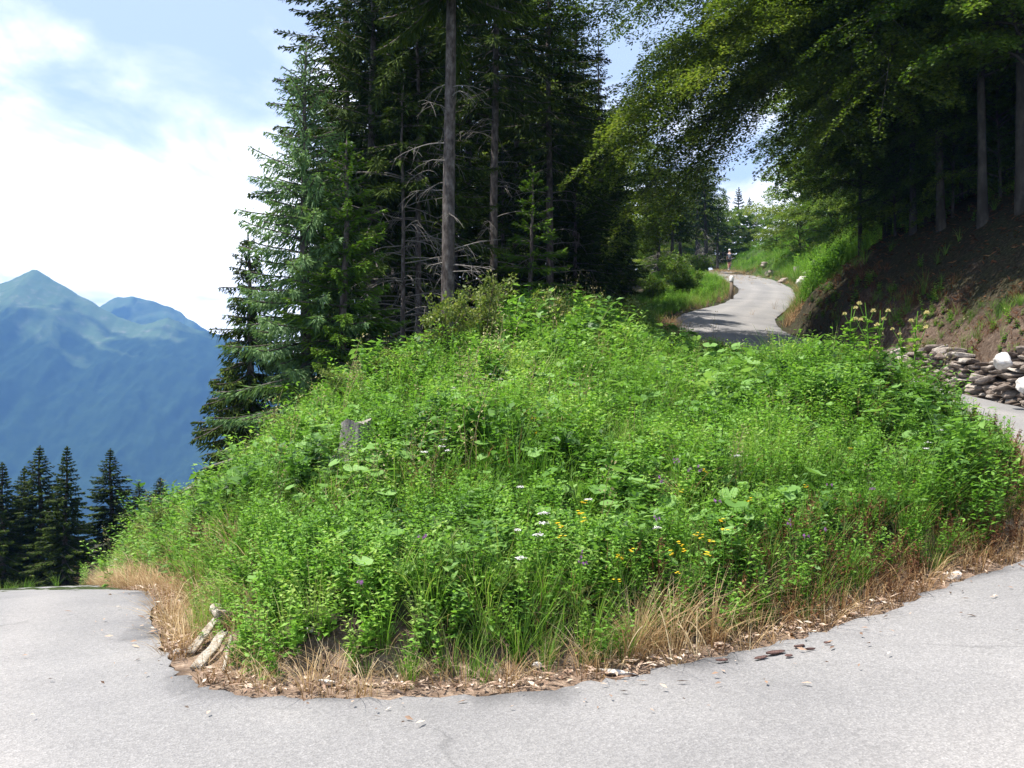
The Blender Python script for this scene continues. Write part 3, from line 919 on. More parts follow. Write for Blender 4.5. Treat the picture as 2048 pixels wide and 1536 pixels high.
herbs = [p_herb(100 + i) for i in range(6)]
grs = [p_grass(200 + i) for i in range(5)]
tallgrs = [p_grass(220 + i, 9, .75, .007, .5) for i in range(3)]
weeds = [p_herb(130 + i, .50, .145) for i in range(5)]
sweeds = [p_herb(150 + i, .34, .10) for i in range(4)]
fines = [p_fine(300 + i) for i in range(4)]
burs = [p_butterbur(400 + i) for i in range(6)]
straws = [p_straw(500 + i) for i in range(4)]
withs = [p_withered(600 + i) for i in range(4)]
seeds = [p_seedstalk(700 + i) for i in range(3)]
ferns = [p_fern(800 + i) for i in range(3)]
BB = (-13, 8.2, 5.4, 34)


def edge(x, y, a, bb):
    return np.clip((rd(x, y) - a) / (bb - a), 0, 1)


def bare(x, y):          # the little scraped bank in the left part of the bend stays bare
    return 1 - np.clip(1.3 - np.hypot((x + 1.25) / .45, (y - 5.95) / .22), 0, 1)


def nfield(x, y, s, seed, lo, hi):
    return np.clip((fbm(x * s, y * s, seed) - lo) / (hi - lo), 0, 1)


acc = Acc()
x, y = sample(BB, 46, lambda x, y: openm(x, y) * edge(x, y, .26, .46) * fall(x, y) * (.3 + .7 * nfield(x, y, .9, 50, .36, .6)) * bare(x, y))
put(acc, herbs, x, y)
x, y = sample((-3, 5, 5.4, 10), 55, lambda x, y: openm(x, y) * edge(x, y, .26, .40) * (rd(x, y) < 1.1) * (.3 + .7 * nfield(x, y, 1.3, 57, .42, .6)))
put(acc, herbs, x, y, (.45, .85), hvar=False)
herb_o = tag(acc.obj('wild_herbs', M['herb']), 'leafy green wild herbs covering the grassy mound inside the bend', 'herbs', kind='stuff')
acc = Acc()
x, y = sample(BB, 15, lambda x, y: openm(x, y) * edge(x, y, .5, .8) * fall(x, y, 12) * nfield(x, y, .62, 83, .46, .58) * bare(x, y))
put(acc, weeds, x, y, (.7, 1.2), bias=-.10)
x, y = sample(BB, 20, lambda x, y: openm(x, y) * edge(x, y, .4, .6) * fall(x, y, 10) * (.15 + .85 * nfield(x, y, .8, 84, .45, .58)) * bare(x, y))
put(acc, sweeds, x, y, (.7, 1.25))
tag(acc.obj('broadleaf_weeds', M['weed']), 'clumps of broad leaved dark and mid green weeds on the mound', 'weeds', kind='stuff')
acc = Acc()
x, y = sample(BB, 46, lambda x, y: openm(x, y) * edge(x, y, .28, .5) * fall(x, y) * (.12 + .7 * nfield(x, y, .7, 51, .44, .66)) * bare(x, y))
put(acc, grs, x, y, (.6, 1.1))
x, y = sample((-3, 5, 5.4, 10), 60, lambda x, y: openm(x, y) * edge(x, y, .22, .34) * (rd(x, y) < .95) * (.35 + .65 * nfield(x, y, 1.3, 58, .40, .6)))
put(acc, grs, x, y, (.45, .8), hvar=False)
x, y = sample(BB, 7, lambda x, y: openm(x, y) * edge(x, y, .5, .9) * nfield(x, y, .5, 52, .42, .6) * bare(x, y))
put(acc, tallgrs, x, y, (.6, 1.0))
tag(acc.obj('meadow_grass', M['grass']), 'long green grass blades growing through the herbs on the mound', 'grass', kind='stuff')
acc = Acc()
x, y = sample(BB, 18, lambda x, y: openm(x, y) * edge(x, y, .5, .9) * fall(x, y) * nfield(x, y, .8, 53, .44, .62) * bare(x, y))
put(acc, fines, x, y, (.7, 1.3))
tag(acc.obj('feathery_herbs', M['fine']), 'pale feathery small leaved herbs spread in patches over the mound', 'herbs', kind='stuff')
acc = Acc()
bur_c = [(2.0, 13.0, 3.2), (1.3, 17, 3.0), (-.5, 10.2, 1.5), (-2.8, 11.5, 1.8), (.6, 8.4, 1.0), (-.7, 7.0, .5), (1.9, 8.0, .7), (4.0, 13.0, 1.8), (2.6, 20, 3.0), (-3.6, 13.5, 1.6)]


def burm(x, y):
    m = 0 * x
    for cx, cyy, r in bur_c:
        m = np.maximum(m, np.clip(1.15 - np.hypot(x - cx, y - cyy) / r, 0, 1))
    return m


x, y = sample(BB, 9, lambda x, y: openm(x, y) * edge(x, y, .7, 1.0) * (.03 + burm(x, y)) * bare(x, y))
put(acc, burs, x, y, (.5, 1.05), hvar=False, lod=False)
x, y = sample(BB, 12, lambda x, y: openm(x, y) * edge(x, y, .5, .8) * (.15 + nfield(x, y, .6, 55, .45, .6)) * bare(x, y) * fall(x, y, 12))
put(acc, burs, x, y, (.4, .75), hvar=False)
tag(acc.obj('butterbur_leaves', M['butterbur']), 'large round pale green leaves among the smaller herbs on the mound', 'leaves', kind='stuff')
acc = Acc()
x, y = sample(BB, 7, lambda x, y: openm(x, y) * edge(x, y, .6, 1.0) * np.clip(.04 + (.6 * (x < 0.0) + .4 * (y > 16)) * nfield(x, y, .6, 54, .42, .62), 0, 1) * fall(x, y, 14))
put(acc, seeds, x, y, (.7, 1.2))
tag(acc.obj('seed_stalks', leaf_mat('seed_stalk', [(0.0, (0.07, 0.07, 0.025)), (0.5, (0.16, 0.15, 0.06)), (1.0, (0.42, 0.36, 0.18))], .3)), 'thin pale seed stalks standing above the herbs of the mound', 'stalks', kind='stuff')
acc = Acc()
x, y = sample((3.0, 7.5, 9, 20), 5, lambda x, y: openm(x, y) * edge(x, y, .6, 1.0) * (np.hypot(x - 5.0, y - 12.6) < 1.5))
put(acc, ferns, x, y, (.5, .8), hvar=False)
tag(acc.obj('ferns', M['grass']), 'bright green fern fronds at the right shoulder of the mound', 'ferns', kind='stuff')

# dry fringe along the inner edge of the bend
acc = Acc()


def fringe(x, y, a, bb, c):
    r = rd(x, y)
    return openm(x, y) * np.clip((r - a) / .12, 0, 1) * np.clip((c - r) / (c - bb), 0, 1)


left = lambda x, y: np.clip((-1.5 - x) / .5, 0, 1) * np.where(y > 9.5, .45, 1)
right = lambda x, y: np.clip((x - .2) / .6, 0, 1)
x, y = sample((-13, 8, 5.5, 30), 100, lambda x, y: fringe(x, y, .04, .45, .85) * np.clip(left(x, y) + right(x, y) * (.25 + .75 * nfield(x, y, 1.2, 60, .40, .58)) + .42, 0, 1) * np.clip(12 / np.hypot(x, y), .3, 1))
put(acc, straws, x, y, (.45, .9), hvar=False)
x, y = sample((-4.5, -2, 6.2, 9), 30, lambda x, y: fringe(x, y, .1, .5, 1.0))
put(acc, straws, x, y, (.45, .85), hvar=False)
x, y = sample((-13, 8, 5.5, 30), 5, lambda x, y: openm(x, y) * edge(x, y, .6, .9) * fall(x, y))
put(acc, straws, x, y, (.7, 1.3))
bigs = [p_straw(560 + i, 46, .62, .006) for i in range(2)]
for px, py in [(1285, 1318), (1255, 1326), (1310, 1308), (1345, 1306), (1420, 1290), (1270, 1305), (345, 1265)]:
    q = hit(px, py)
    put(acc, [bigs[px % 2]], q[:1], q[1:2], (.8, 1.05), hvar=False)
tag(acc.obj('dry_grass', M['dry']), 'straw coloured dry grass fringing the inside of the bend', 'dry grass', kind='stuff')
acc = Acc()
x, y = sample((0, 8, 5.5, 16), 70, lambda x, y: fringe(x, y, .12, .6, 1.0) * np.clip((x - .6) / 1.4, .0, 1) * (.2 + .8 * nfield(x, y, 1.0, 61, .35, .55)))
put(acc, withs, x, y, (.45, .95), hvar=False)
tag(acc.obj('withered_weeds', M['rust']), 'rust brown withered weeds along the right verge of the mound', 'weeds', kind='stuff')
# litter strip: chips of wood, leaf and bark
acc = Acc()
x, y = sample((-9, 8, 5.4, 20), 900, lambda x, y: openm(x, y) * np.clip((.50 - rd(x, y)) / .22, 0, 1) * np.clip((rd(x, y) - .12 * fbm(x * 3, y * 3, 91)) / .04 + .25, 0, 1) * np.clip(9 / np.hypot(x, y), 0, 1))
x2, y2 = sample((-5, 6, 5.0, 11), 26, lambda x, y: (rd(x, y) < .1) * inpoly(x, y, CREST) * 1.0 * (np.hypot(x * .4, y) > 4.6) * np.exp(-np.maximum(np.array([kd.find((a, b_, 0))[1] % NC for a, b_ in zip(x, y)]) - 1, 0) / 1.2))
x = np.concatenate([x, x2]); y = np.concatenate([y, y2])
n = len(x)
a = RG.uniform(0, 2 * PI, n); l = RG.uniform(.012, .05, n) * np.where(RG.uniform(0, 1, n) < .35, 2.2, 1)
d = np.stack([np.cos(a), np.sin(a), RG.normal(0, .25, n)], -1)
zb = np.maximum(hz(x, y), np.where(rd(x, y) < .2, hz(x, y) + .05, -99)) + .008
V, F = leaves(np.stack([x, y, zb + RG.uniform(0, .015, n)], -1), d, RG.normal(0, .4, (n, 3)) + [0, 0, 1], l, np.minimum(l * RG.uniform(.2, .6, n), .02), .2)
acc.add(V, F, np.repeat(np.clip(RG.normal(.45, .25, n), 0, 1), 4))
tag(acc.obj('litter', M['litter']), 'brown wood chips and dead leaves strewn along the inner road edge', 'litter', kind='stuff')

# verges of the upper road, meadow, lower road and forest edge
acc = Acc(); acch = Acc()
x, y = sample((8, 31, 33, 118), 11, lambda x, y: inpoly(x, y, MEADOW) * edge(x, y, .3, .6) * np.clip(50 / y, .25, 1))
put(acc, grs, x, y, (1.2, 1.9), lod=False)
x, y = sample((8, 31, 33, 118), 7, lambda x, y: inpoly(x, y, MEADOW) * edge(x, y, .6, 1) * np.clip(50 / y, .2, 1) * (.3 + .7 * nfield(x, y, .3, 64, .4, .6)))
put(acch, herbs, x, y, (1.3, 2.4), lod=False)
VERGE = lambda x, y: inpoly(x, y, MOUND_POLY) * (rd(x, y) < 4.2) * (y > 31)
x, y = sample((2, 20, 31, 122), 16, lambda x, y: VERGE(x, y) * edge(x, y, .2, .6) * np.clip(45 / y, .25, 1))
put(acc, grs, x, y, (1.0, 1.6), lod=False)
x, y = sample((2, 20, 31, 122), 14, lambda x, y: VERGE(x, y) * edge(x, y, .5, 1.2) * np.clip(45 / y, .2, 1))
put(acch, herbs, x, y, (.9, 1.9), lod=False)
# lower road, outer side, and beyond its bend
x, y = sample((-30, -7, 8, 46), 13, lambda x, y: ~inpoly(x, y, MOUND_POLY) * (rd(x, y) < 3.5) * edge(x, y, .25, .6) * (x < -.25 * y - 3))
put(acc, grs, x, y, (.8, 1.4), lod=False)
x, y = sample((-30, -7, 8, 46), 8, lambda x, y: ~inpoly(x, y, MOUND_POLY) * (rd(x, y) < 3.5) * edge(x, y, .5, 1) * (x < -.25 * y - 3))
put(acch, herbs, x, y, (.8, 1.6), lod=False)
# sparse growth on the forest floor and on the shaded cut bank
x, y = sample((-14, 9, 15, 48), 2.5, lambda x, y: inpoly(x, y, MOUND_POLY) & ~inpoly(x, y, CREST))
put(acch, herbs, x, y, (.8, 1.8), lod=False)
BANK = lambda x, y: (x > 8) & ~inpoly(x, y, MOUND_POLY) & (rd(x, y) > .45) & (y < 34)
x, y = sample((8, 22, 10, 34), 1.6, lambda x, y: BANK(x, y) * nfield(x, y, .5, 66, .48, .6))
put(acc, grs, x, y, (.6, 1.2), lod=False)
x, y = sample((8, 22, 10, 34), .8, lambda x, y: BANK(x, y) * nfield(x, y, .5, 67, .45, .6))
put(acch, herbs, x, y, (.6, 1.2), lod=False)
tag(acc.obj('verge_grass', M['grass']), 'green grass of the road verges and the sunny meadow above', 'grass', kind='stuff')
tag(acch.obj('verge_herbs', M['herb']), 'leafy herbs of the road verges, meadow and forest floor', 'herbs', kind='stuff')
acc = Acc()
x, y = sample((8, 22, 10, 34), 60, lambda x, y: BANK(x, y))
n = len(x); a = RG.uniform(0, 2 * PI, n); l = RG.uniform(.04, .2, n)
d = np.stack([np.cos(a), np.sin(a), RG.normal(0, .35, n)], -1)
V, F = leaves(np.stack([x, y, hz(x, y) + .02], -1), d, RG.normal(0, .5, (n, 3)) + [-.6, -.3, 1], l, np.minimum(l * .4, .04), .2)
acc.add(V, F, np.repeat(np.clip(RG.normal(.3, .2, n), 0, 1), 4))
x, y = sample((8, 16, 14, 30), 26, lambda x, y: BANK(x, y) * (rd(x, y) < 1.9))
put(acc, straws, x, y, (.4, .9), lod=False)
x, y = sample((7.5, 12, 14, 26), 30, lambda x, y: BANK(x, y) * (rd(x, y) < 1.5) * (rd(x, y) > .5) * nfield(x, y, 1.1, 96, .44, .56))
acg = Acc(); put(acg, grs, x, y, (.4, .8), lod=False)
x, y = sample((7.5, 12, 14, 30), 14, lambda x, y: BANK(x, y) * (rd(x, y) < 1.6) * (rd(x, y) > .55) * nfield(x, y, 1.1, 97, .46, .58))
put(acg, sweeds, x, y, (.5, .9), lod=False)
tag(acg.obj('wall_top_plants', M['grass']), 'grass and weeds rooted along the top of the stone wall', 'weeds', kind='stuff')
tag(acc.obj('bank_litter', M['rust']), 'dead leaves, twigs and dry grass on the cut bank above the stone wall', 'litter', kind='stuff')
x, y = sample((-16, -4, 9, 34), 26, lambda x, y: openm(x, y) * (rd(x, y) < .6) * edge(x, y, .15, .3) * nfield(x, y, .8, 68, .34, .5))
acc = Acc(); put(acc, straws, x, y, (.5, .9), lod=False)
x, y = sample((6, 20, 32, 90), 10, lambda x, y: (rd(x, y) < .9) * edge(x, y, .1, .3) * np.clip(45 / y, .3, 1))
put(acc, straws, x, y, (.9, 1.5), lod=False)
tag(acc.obj('verge_straw', M['dry']), 'straw coloured grass tufts beside the lower and upper legs of the road', 'dry grass', kind='stuff')

# ------------------------------------------------------------------ trees
def wobble_path(H, rs, amp=.15, n=12, lean=(0, 0)):
    s = np.linspace(0, 1, n)
    return np.stack([lean[0] * H * s + amp * np.cumsum(rs.normal(0, .25, n)) * s, lean[1] * H * s + amp * np.cumsum(rs.normal(0, .25, n)) * s, H * s], -1)


def along(path, u):
    s = np.linspace(0, 1, len(path))
    return np.stack([np.interp(u, s, path[:, j]) for j in range(3)], -1)


def spruce_meshes(seed, H, R, h0=.25, r0=.16, step=.13, curtain=.5, dens=1.0, lift=0.0, shape=.8, tw=.055, sparse_top=0., gap=(.24, .40), lean=(0, 0), dead=0, dead_z=(.06, .5), dead_len=1.6, spray=5, short=1.0):
    """returns (trunk Acc, crown Acc, dead branch Acc)"""
    rs = np.random.default_rng(seed)
    tr, cr, de = Acc(), Acc(), []
    path = wobble_path(H, rs, .10, 14, lean)
    path[0, 2] = -.5
    s = np.linspace(0, 1, 14)
    rad = r0 * (1 - s) ** .8 + .012
    rad[0] *= 1.25
    tr.add(*tube(path, rad, 10))
    z = H * h0
    Bb, Dd, Ll, Ww, Tt = [], [], [], [], []
    while z < H * .985:
        t = (z - H * h0) / (H * (1 - h0))
        nb = rs.integers(5, 8)
        az0 = rs.uniform(0, 2 * PI)
        for k in range(nb):
            az = az0 + k * 2 * PI / nb + rs.normal(0, .25)
            l = R * ((1 - t) ** shape * .96 + .04) * rs.uniform(.5, 1.18)
            if t < .12: l *= rs.uniform(.45, 1)
            n = max(3, int(l / step))
            q = (np.arange(n) + .6) / n
            rise = .50 * t - .06 - .20 * (1 - t) + lift + rs.normal(0, .07)
            c0 = along(path, np.array([z / H]))[0]
            rr = q * l
            zz = l * (rise * q - .30 * (1 - t) * q ** 2 + .22 * (1 - t) * q ** 4)
            wig = rs.normal(0, .04) * l * q ** 2
            p = np.stack([c0[0] + rr * np.cos(az) - wig * np.sin(az), c0[1] + rr * np.sin(az) + wig * np.cos(az), z + zz], -1)
            tr.add(*tube(np.concatenate([[c0], p[::3], p[-1:]]) if n > 3 else np.concatenate([[c0], p]), .010 + .010 * (1 - t), 3, False))
            tan = norm(np.gradient(p, axis=0)); lat = np.stack([-tan[:, 1], tan[:, 0], 0 * q], -1); lat = norm(lat)
            env = np.sin(np.clip(q * .85 + .18, 0, 1) * PI) ** .7
            for sg in (-1, 1, 0):
                ns = spray
                for j in range(ns):
                    if sg == 0:
                        d = tan * rs.uniform(.5, 1, (n, 1)) + np.array([0, 0, -1.]) * (curtain * rs.uniform(.3, 1.5, (n, 1)) - .12)
                        ln = (.16 + .34 * env * rs.uniform(.4, 1, n)) * short
                    else:
                        d = tan * rs.uniform(.4, .9, (n, 1)) + lat * sg * rs.uniform(.5, 1.1, (n, 1)) + np.array([0, 0, -1.]) * (curtain * rs.uniform(-.15, 1, (n, 1)))
                        ln = (.10 + .16 * l * env * rs.uniform(.5, 1.15, n)) * short
                    ln = ln * (1 if t < .55 else 1 - .75 * (t - .55) / .45)
                    d = norm(d) + rs.normal(0, .16, (n, 3))
                    b0 = p + (norm(d) * (ln * j / ns * .75)[:, None])
                    keep = rs.uniform(0, 1, n) < dens * (1 - sparse_top * t)
                    if q[0] < .3:
                        keep &= (q > rs.uniform(.02, .22)) | (t > .6)
                    Bb.append(b0[keep]); Dd.append(d[keep]); Ll.append((ln * (1 - .2 * j))[keep]); Ww.append((tw * .78 * rs.uniform(.7, 1.3, n))[keep])
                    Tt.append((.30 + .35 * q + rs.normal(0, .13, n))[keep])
        z += rs.uniform(*gap) * (1.0 if t < .8 else .7)
    nt = 40; ut = rs.uniform(.93, 1.0, nt)
    Bb.append(along(path, ut)); Dd.append(rs.normal(0, .45, (nt, 3)) + [0, 0, .9]); Ll.append(np.full(nt, .16 * min(1, H / 10))); Ww.append(np.full(nt, tw * .6)); Tt.append(np.full(nt, .6))
    Bb = np.concatenate(Bb); Dd = np.concatenate(Dd)
    V, F = leaves(Bb, Dd, rs.normal(0, .5, (len(Bb), 3)) + [0, 0, 1], np.concatenate(Ll), np.concatenate(Ww), .2, .5)
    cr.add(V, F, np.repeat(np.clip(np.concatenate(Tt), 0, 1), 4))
    for k in range(dead):
        z = H * rs.uniform(*dead_z); az = rs.uniform(0, 2 * PI); l = dead_len * rs.uniform(.35, 1.15)
        q = np.linspace(0, 1, 7); c0 = along(path, np.array([z / H]))[0]
        sag = rs.uniform(.05, .45); up0 = rs.uniform(-.05, .3)
        p = np.stack([c0[0] + q * l * np.cos(az), c0[1] + q * l * np.sin(az), z + l * (up0 * q - sag * q ** 2.2)], -1) + np.cumsum(rs.normal(0, .012, (7, 3)), axis=0)
        da = Acc(); de.append(da)
        da.add(*tube(p, np.linspace(.016, .005, 7), 4, False))
        for m in range(rs.integers(3, 8)):
            u = rs.uniform(.3, 1); a = along(p, np.array([u]))[0]; e = rs.uniform(.12, .45)
            dd = np.array([np.cos(az + rs.choice([-1, 1]) * .9), np.sin(az + rs.choice([-1, 1]) * .9), rs.normal(-.6, .5)])
            da.add(*tube(np.array([a, a + dd * e * .6, a + dd * e + [0, 0, -.08]]), [.006, .005, .003], 3, False))
    return tr, cr, de


def spruce(name, label, loc, crown_mat, bark='bark', group=None, rz=0, **kw):
    r = thing(name, label, 'tree', loc, rz, group)
    tr, cr, de = spruce_meshes(**kw)
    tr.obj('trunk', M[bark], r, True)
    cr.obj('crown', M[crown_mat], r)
    for da in de:
        da.obj('dead_branch', M['dead'], r)
    return r


def gpos(px, d):
    x = (px - 1024) / FPX * d
    return (float(x), float(d), float(hz([x], [d])[0]))


def topz(py, d):
    return EYE + (HOR - py) / FPX * d


def limb_paths(rs, a, b, sag=.0, n=9, jit=.13):
    q = np.linspace(0, 1, n)[:, None]
    l = np.linalg.norm(b - a)
    p = a + (b - a) * q
    p[:, 2] += (sag * l * 4 * q * (1 - q))[:, 0]
    p[1:] += np.cumsum(rs.normal(0, jit * l / n, (n - 1, 3)), axis=0)
    return p


def broadleaf_meshes(seed, H, R, h0=.3, r0=.15, nl=34, leaf=.075, dens=1.0, limbs=None, lean=(0, 0), droop=.12, flat=.35, trunk_top=.92, subgap=.32, twig=True, up=.35):
    rs = np.random.default_rng(seed)
    tr, cr = Acc(), Acc()
    path = wobble_path(H * trunk_top, rs, .22, 12, lean); path[0, 2] = -.5
    s = np.linspace(0, 1, 12)
    rad = r0 * (1 - .85 * s); rad[0] *= 1.35
    tr.add(*tube(path, rad, 10))
    LP = []
    if limbs is not None:
        for (hs, tip, sag) in limbs:
            a = along(path, np.array([hs]))[0]
            LP.append((limb_paths(rs, a, np.array(tip, float), sag), .25 + .02 * np.linalg.norm(np.array(tip) - a)))
    for k in range(nl):
        t = h0 + (1 - h0) * (k + rs.uniform(0, 1)) / nl
        a = along(path, np.array([min(t, .99)]))[0]
        az = k * 2.4 + rs.normal(0, .3)
        u = (t - h0) / (1 - h0)
        l = R * (np.sin(PI * (.18 + .74 * u)) ** .8) * rs.uniform(.65, 1.1)
        e = up * (.25 + 1.3 * u) - droop * .5
        b = a + np.array([np.cos(az) * l, np.sin(az) * l, l * e])
        LP.append((limb_paths(rs, a, b, droop * .5), 1.0))
    Bb, Dd, Nn, Ll, Tt = [], [], [], [], []
    for p, q0 in LP:
        l = np.linalg.norm(np.diff(p, axis=0), axis=1).sum()
        tr.add(*tube(p, np.linspace(.012 + .009 * l, .006, len(p)), 5, False))
        ns = max(3, int(l / subgap)); tv = rs.normal(.48, .2)
        for j in range(ns + 1):
            u = .22 + .78 * j / ns
            a = along(p, np.array([u]))[0]
            tan = norm((along(p, np.array([min(u + .05, 1)])) - along(p, np.array([u - .06]))))[0]
            lat = norm(np.array([[-tan[1], tan[0], 0]]))[0] * (1 if j % 2 else -1)
            if j == ns: lat = lat * .1
            sl = (.35 + .36 * l * np.sin(PI * (.1 + .75 * u)) ** .9) * rs.uniform(.6, 1.1)
            d = norm((tan * .75 + lat * .8 + np.array([0, 0, rs.normal(-.02, .16)]))[None])[0]
            q = np.linspace(0, 1, 5)[:, None]
            sp = a + d * sl * q; sp[:, 2] -= (droop * sl * q ** 2)[:, 0]
            tr.add(*tube(sp, [.009, .007, .006, .004, .003], 3, False))
            n = int(sl / .0125 * dens)
            if n < 1: continue
            uu = rs.uniform(.08, 1, n) ** .85
            c = along(sp, uu)
            la = norm(np.array([[-d[1], d[0], 0]]))[0]
            w = .26 * sl * (1.05 - uu ** 2) + .05
            off = rs.uniform(-1, 1, n) * w
            c = c + la * off[:, None] + d * (np.abs(off) * .5)[:, None] + np.stack([0 * uu, 0 * uu, rs.normal(0, .05 + .05 * flat, n) - .12 * np.abs(off)], -1)
            az = np.arctan2(d[1], d[0]) + np.sign(off) * .7 + rs.normal(0, .6, n)
            dd = np.stack([np.cos(az), np.sin(az), rs.normal(-.25, .3, n)], -1)
            Bb.append(c); Dd.append(dd); Nn.append(rs.normal(0, flat, (n, 3)) + [0, 0, 1]); Ll.append(leaf * rs.uniform(.7, 1.25, n)); Tt.append(np.clip(tv + rs.normal(0, .14, n), 0, 1))
    Bb = np.concatenate(Bb); Ll = np.concatenate(Ll)
    V, F = leaves(Bb, np.concatenate(Dd), np.concatenate(Nn), Ll, Ll * .62, .12)
    cr.add(V, F, np.repeat(np.concatenate(Tt), 4))
    return tr, cr


def broadleaf(name, label, loc, mat='beech', bark='grey_bark', group=None, rz=0, **kw):
    r = thing(name, label, 'tree', loc, rz, group)
    tr, cr = broadleaf_meshes(**kw)
    tr.obj('trunk', M[bark], r, True)
    cr.obj('crown', M[mat], r)
    return r


# --- the spruces of the middle stand, front row
def spr(px, d, top, label, name='spruce_tree', mat='spruce', group='spruces of the middle stand', zoff=0, **kw):
    loc = gpos(px, d)
    loc = (loc[0], loc[1], loc[2] + zoff)
    H = kw.pop('H', None) or (topz(top, d) - loc[2])
    return spruce(name, label, loc, mat, group=group, H=H, **kw)


T1 = spr(893, 21.5, -950, 'tall spruce with the thickest bare grey trunk, behind the shrubs of the mound crest', seed=1, R=3.2, h0=.46, r0=.15, curtain=1.1, lean=(.010, 0), dead=18, dead_z=(.06, .40), dead_len=1.3, step=.10, tw=.06, gap=(.2, .32))
T2 = spr(985, 27, -560, 'slender spruce with a bare straight trunk just right of the thickest grey trunk', seed=2, R=2.6, h0=.40, r0=.12, curtain=.6, dead=40, dead_z=(.05, .5), dead_len=1.6, lean=(.012, 0))
T3 = spr(1100, 31, -260, 'spruce with a thin reddish lower trunk in the dark right of the tall grey trunks', seed=3, R=2.6, h0=.36, r0=.12, curtain=.6, dead=30, dead_z=(.05, .4), dead_len=1.6)
T4 = spr(1152, 35, 6, 'spruce whose pointed top shows against the blue sky beside the beech', seed=4, R=2.3, h0=.2, r0=.15, curtain=.5)
T5 = spr(745, 24.5, -200, 'tall dense spruce left of the thickest grey trunk, its boughs hanging over the larch', seed=5, R=3.3, h0=.30, r0=.15, curtain=1.1, step=.10, tw=.06, gap=(.2, .32), dead=40, dead_z=(.04, .42), dead_len=2.3)
T6 = spr(682, 20.0, 275, 'bushy bright green young spruce in front of the tall spruces, boughs down to the mound', mat='young_spruce', seed=6, R=1.75, h0=.02, r0=.10, curtain=.45, lift=.08, step=.085, tw=.05, gap=(.17, .32), shape=.74, dens=.9)
T7 = spr(505, 21.5, 468, 'narrow weeping spruce at the left edge of the stand, against the blue mountain', seed=7, spray=7, R=1.3, h0=.04, r0=.10, curtain=1.3, lift=-.18, shape=.62, step=.08, tw=.042, gap=(.16, .26), short=1.0)
T8 = spr(616, 20.5, 88, 'feathery bluish green larch standing behind the weeping spruce', name='larch_tree', mat='larch', group=None, seed=8, R=2.1, h0=.06, r0=.12, curtain=1.0, dens=1.0, spray=6, sparse_top=.25, step=.085, tw=.042, gap=(.18, .30), shape=.66, short=1.05, lift=.1)
T9 = spr(806, 23, 150, 'thin dead leaning spruce pole with brittle grey side branches, left of the thickest trunk', seed=9, R=.9, h0=.75, r0=.055, dead=42, dead_z=(.05, .7), dead_len=1.7)
T10 = spr(838, 24, -50, 'thin bare spruce trunk close to the left of the thickest grey trunk', seed=10, R=1.5, h0=.6, r0=.08, dead=44, dead_z=(.05, .58), dead_len=1.5)
T11 = spr(455, 23.5, 720, 'small dense spruce at the very left foot of the stand', seed=11, R=1.1, h0=.02, r0=.06, curtain=.7, step=.07, gap=(.14, .24))
T12 = spr(568, 21.8, 690, 'small spruce with dead lower twigs between the weeping spruce and the young spruce', seed=12, R=1.15, h0=.25, r0=.06, curtain=.6, dead=16, dead_z=(.03, .4), dead_len=1.0)
T13 = spr(1060, 25, 330, 'young spruce with a pale green tip in the gap right of the slender trunk', mat='young_spruce', seed=13, R=1.3, h0=.08, r0=.06, curtain=.3, lift=.1)
# --- back rows: copies of four grown spruces
protos = []
for k, (sd, H, R, h0) in enumerate([(21, 20, 2.8, .25), (22, 17, 2.6, .18), (23, 22, 3.0, .35)]):
    protos.append(dict(seed=sd, H=H, R=R, h0=h0, r0=.15, curtain=.6, step=.17, tw=.075, dead=9, dead_z=(.04, h0 + .05), dead_len=1.7, gap=(.32, .5)))
back = [(690, 29, 0, 1.0, 'spruce in the second row behind the bushy young spruce'),
        (790, 31, 2, .95, 'spruce filling the dark gap left of the thickest trunk, second row'),
        (865, 29, 1, 1.0, 'spruce directly behind the thickest grey trunk'),
        (935, 33, 2, .95, 'spruce in the dark between the thickest and the slender trunk'),
        (1030, 36, 0, .9, 'spruce deep in the stand right of the slender trunk'),
        (1085, 41, 2, .85, 'spruce deep in the stand behind the thin reddish trunk'),
        (1200, 42, 1, .72, 'shorter spruce at the right end of the stand, under the beech boughs'),
        (1170, 46, 0, .62, 'low spruce next to the upper road verge, under the beech boughs'),
        (960, 42, 1, 1.0, 'spruce in the third row between the two tall bare trunks'),
        (840, 40, 0, .95, 'spruce in the third row behind the thin bare trunk'),
        (740, 38, 1, 1.0, 'spruce in the third row behind the dense hanging boughs'),
        (1140, 50, 2, .8, 'spruce in the third row under the pointed top'),
        (660, 33, 1, .72, 'spruce half hidden behind the larch'),
        (1225, 58, 1, .62, 'spruce in the shade left of the slim trunks by the upper road'),
        (1195, 62, 0, .7, 'spruce in the far row left of the upper road'),
        (1010, 55, 0, .95, 'spruce in the last row behind the slender trunk'),
        (1100, 66, 0, .9, 'spruce in the last row behind the reddish trunk'),
        (900, 55, 2, .95, 'spruce in the last row behind the thickest trunk'),
        (800, 52, 0, .95, 'spruce in the last row left of the thickest trunk')]
proto_obj = {}
for px, d, k, sc, lab in back:
    loc = gpos(px, d)
    if k not in proto_obj:
        proto_obj[k] = spruce('spruce_tree', lab, loc, 'spruce', group='spruces of the middle stand', **protos[k])
        proto_obj[k].scale = (sc,) * 3
    else:
        copy_thing(proto_obj[k], loc, RG.uniform(0, 6), (sc, sc, sc * RG.uniform(.93, 1.08)), lab)

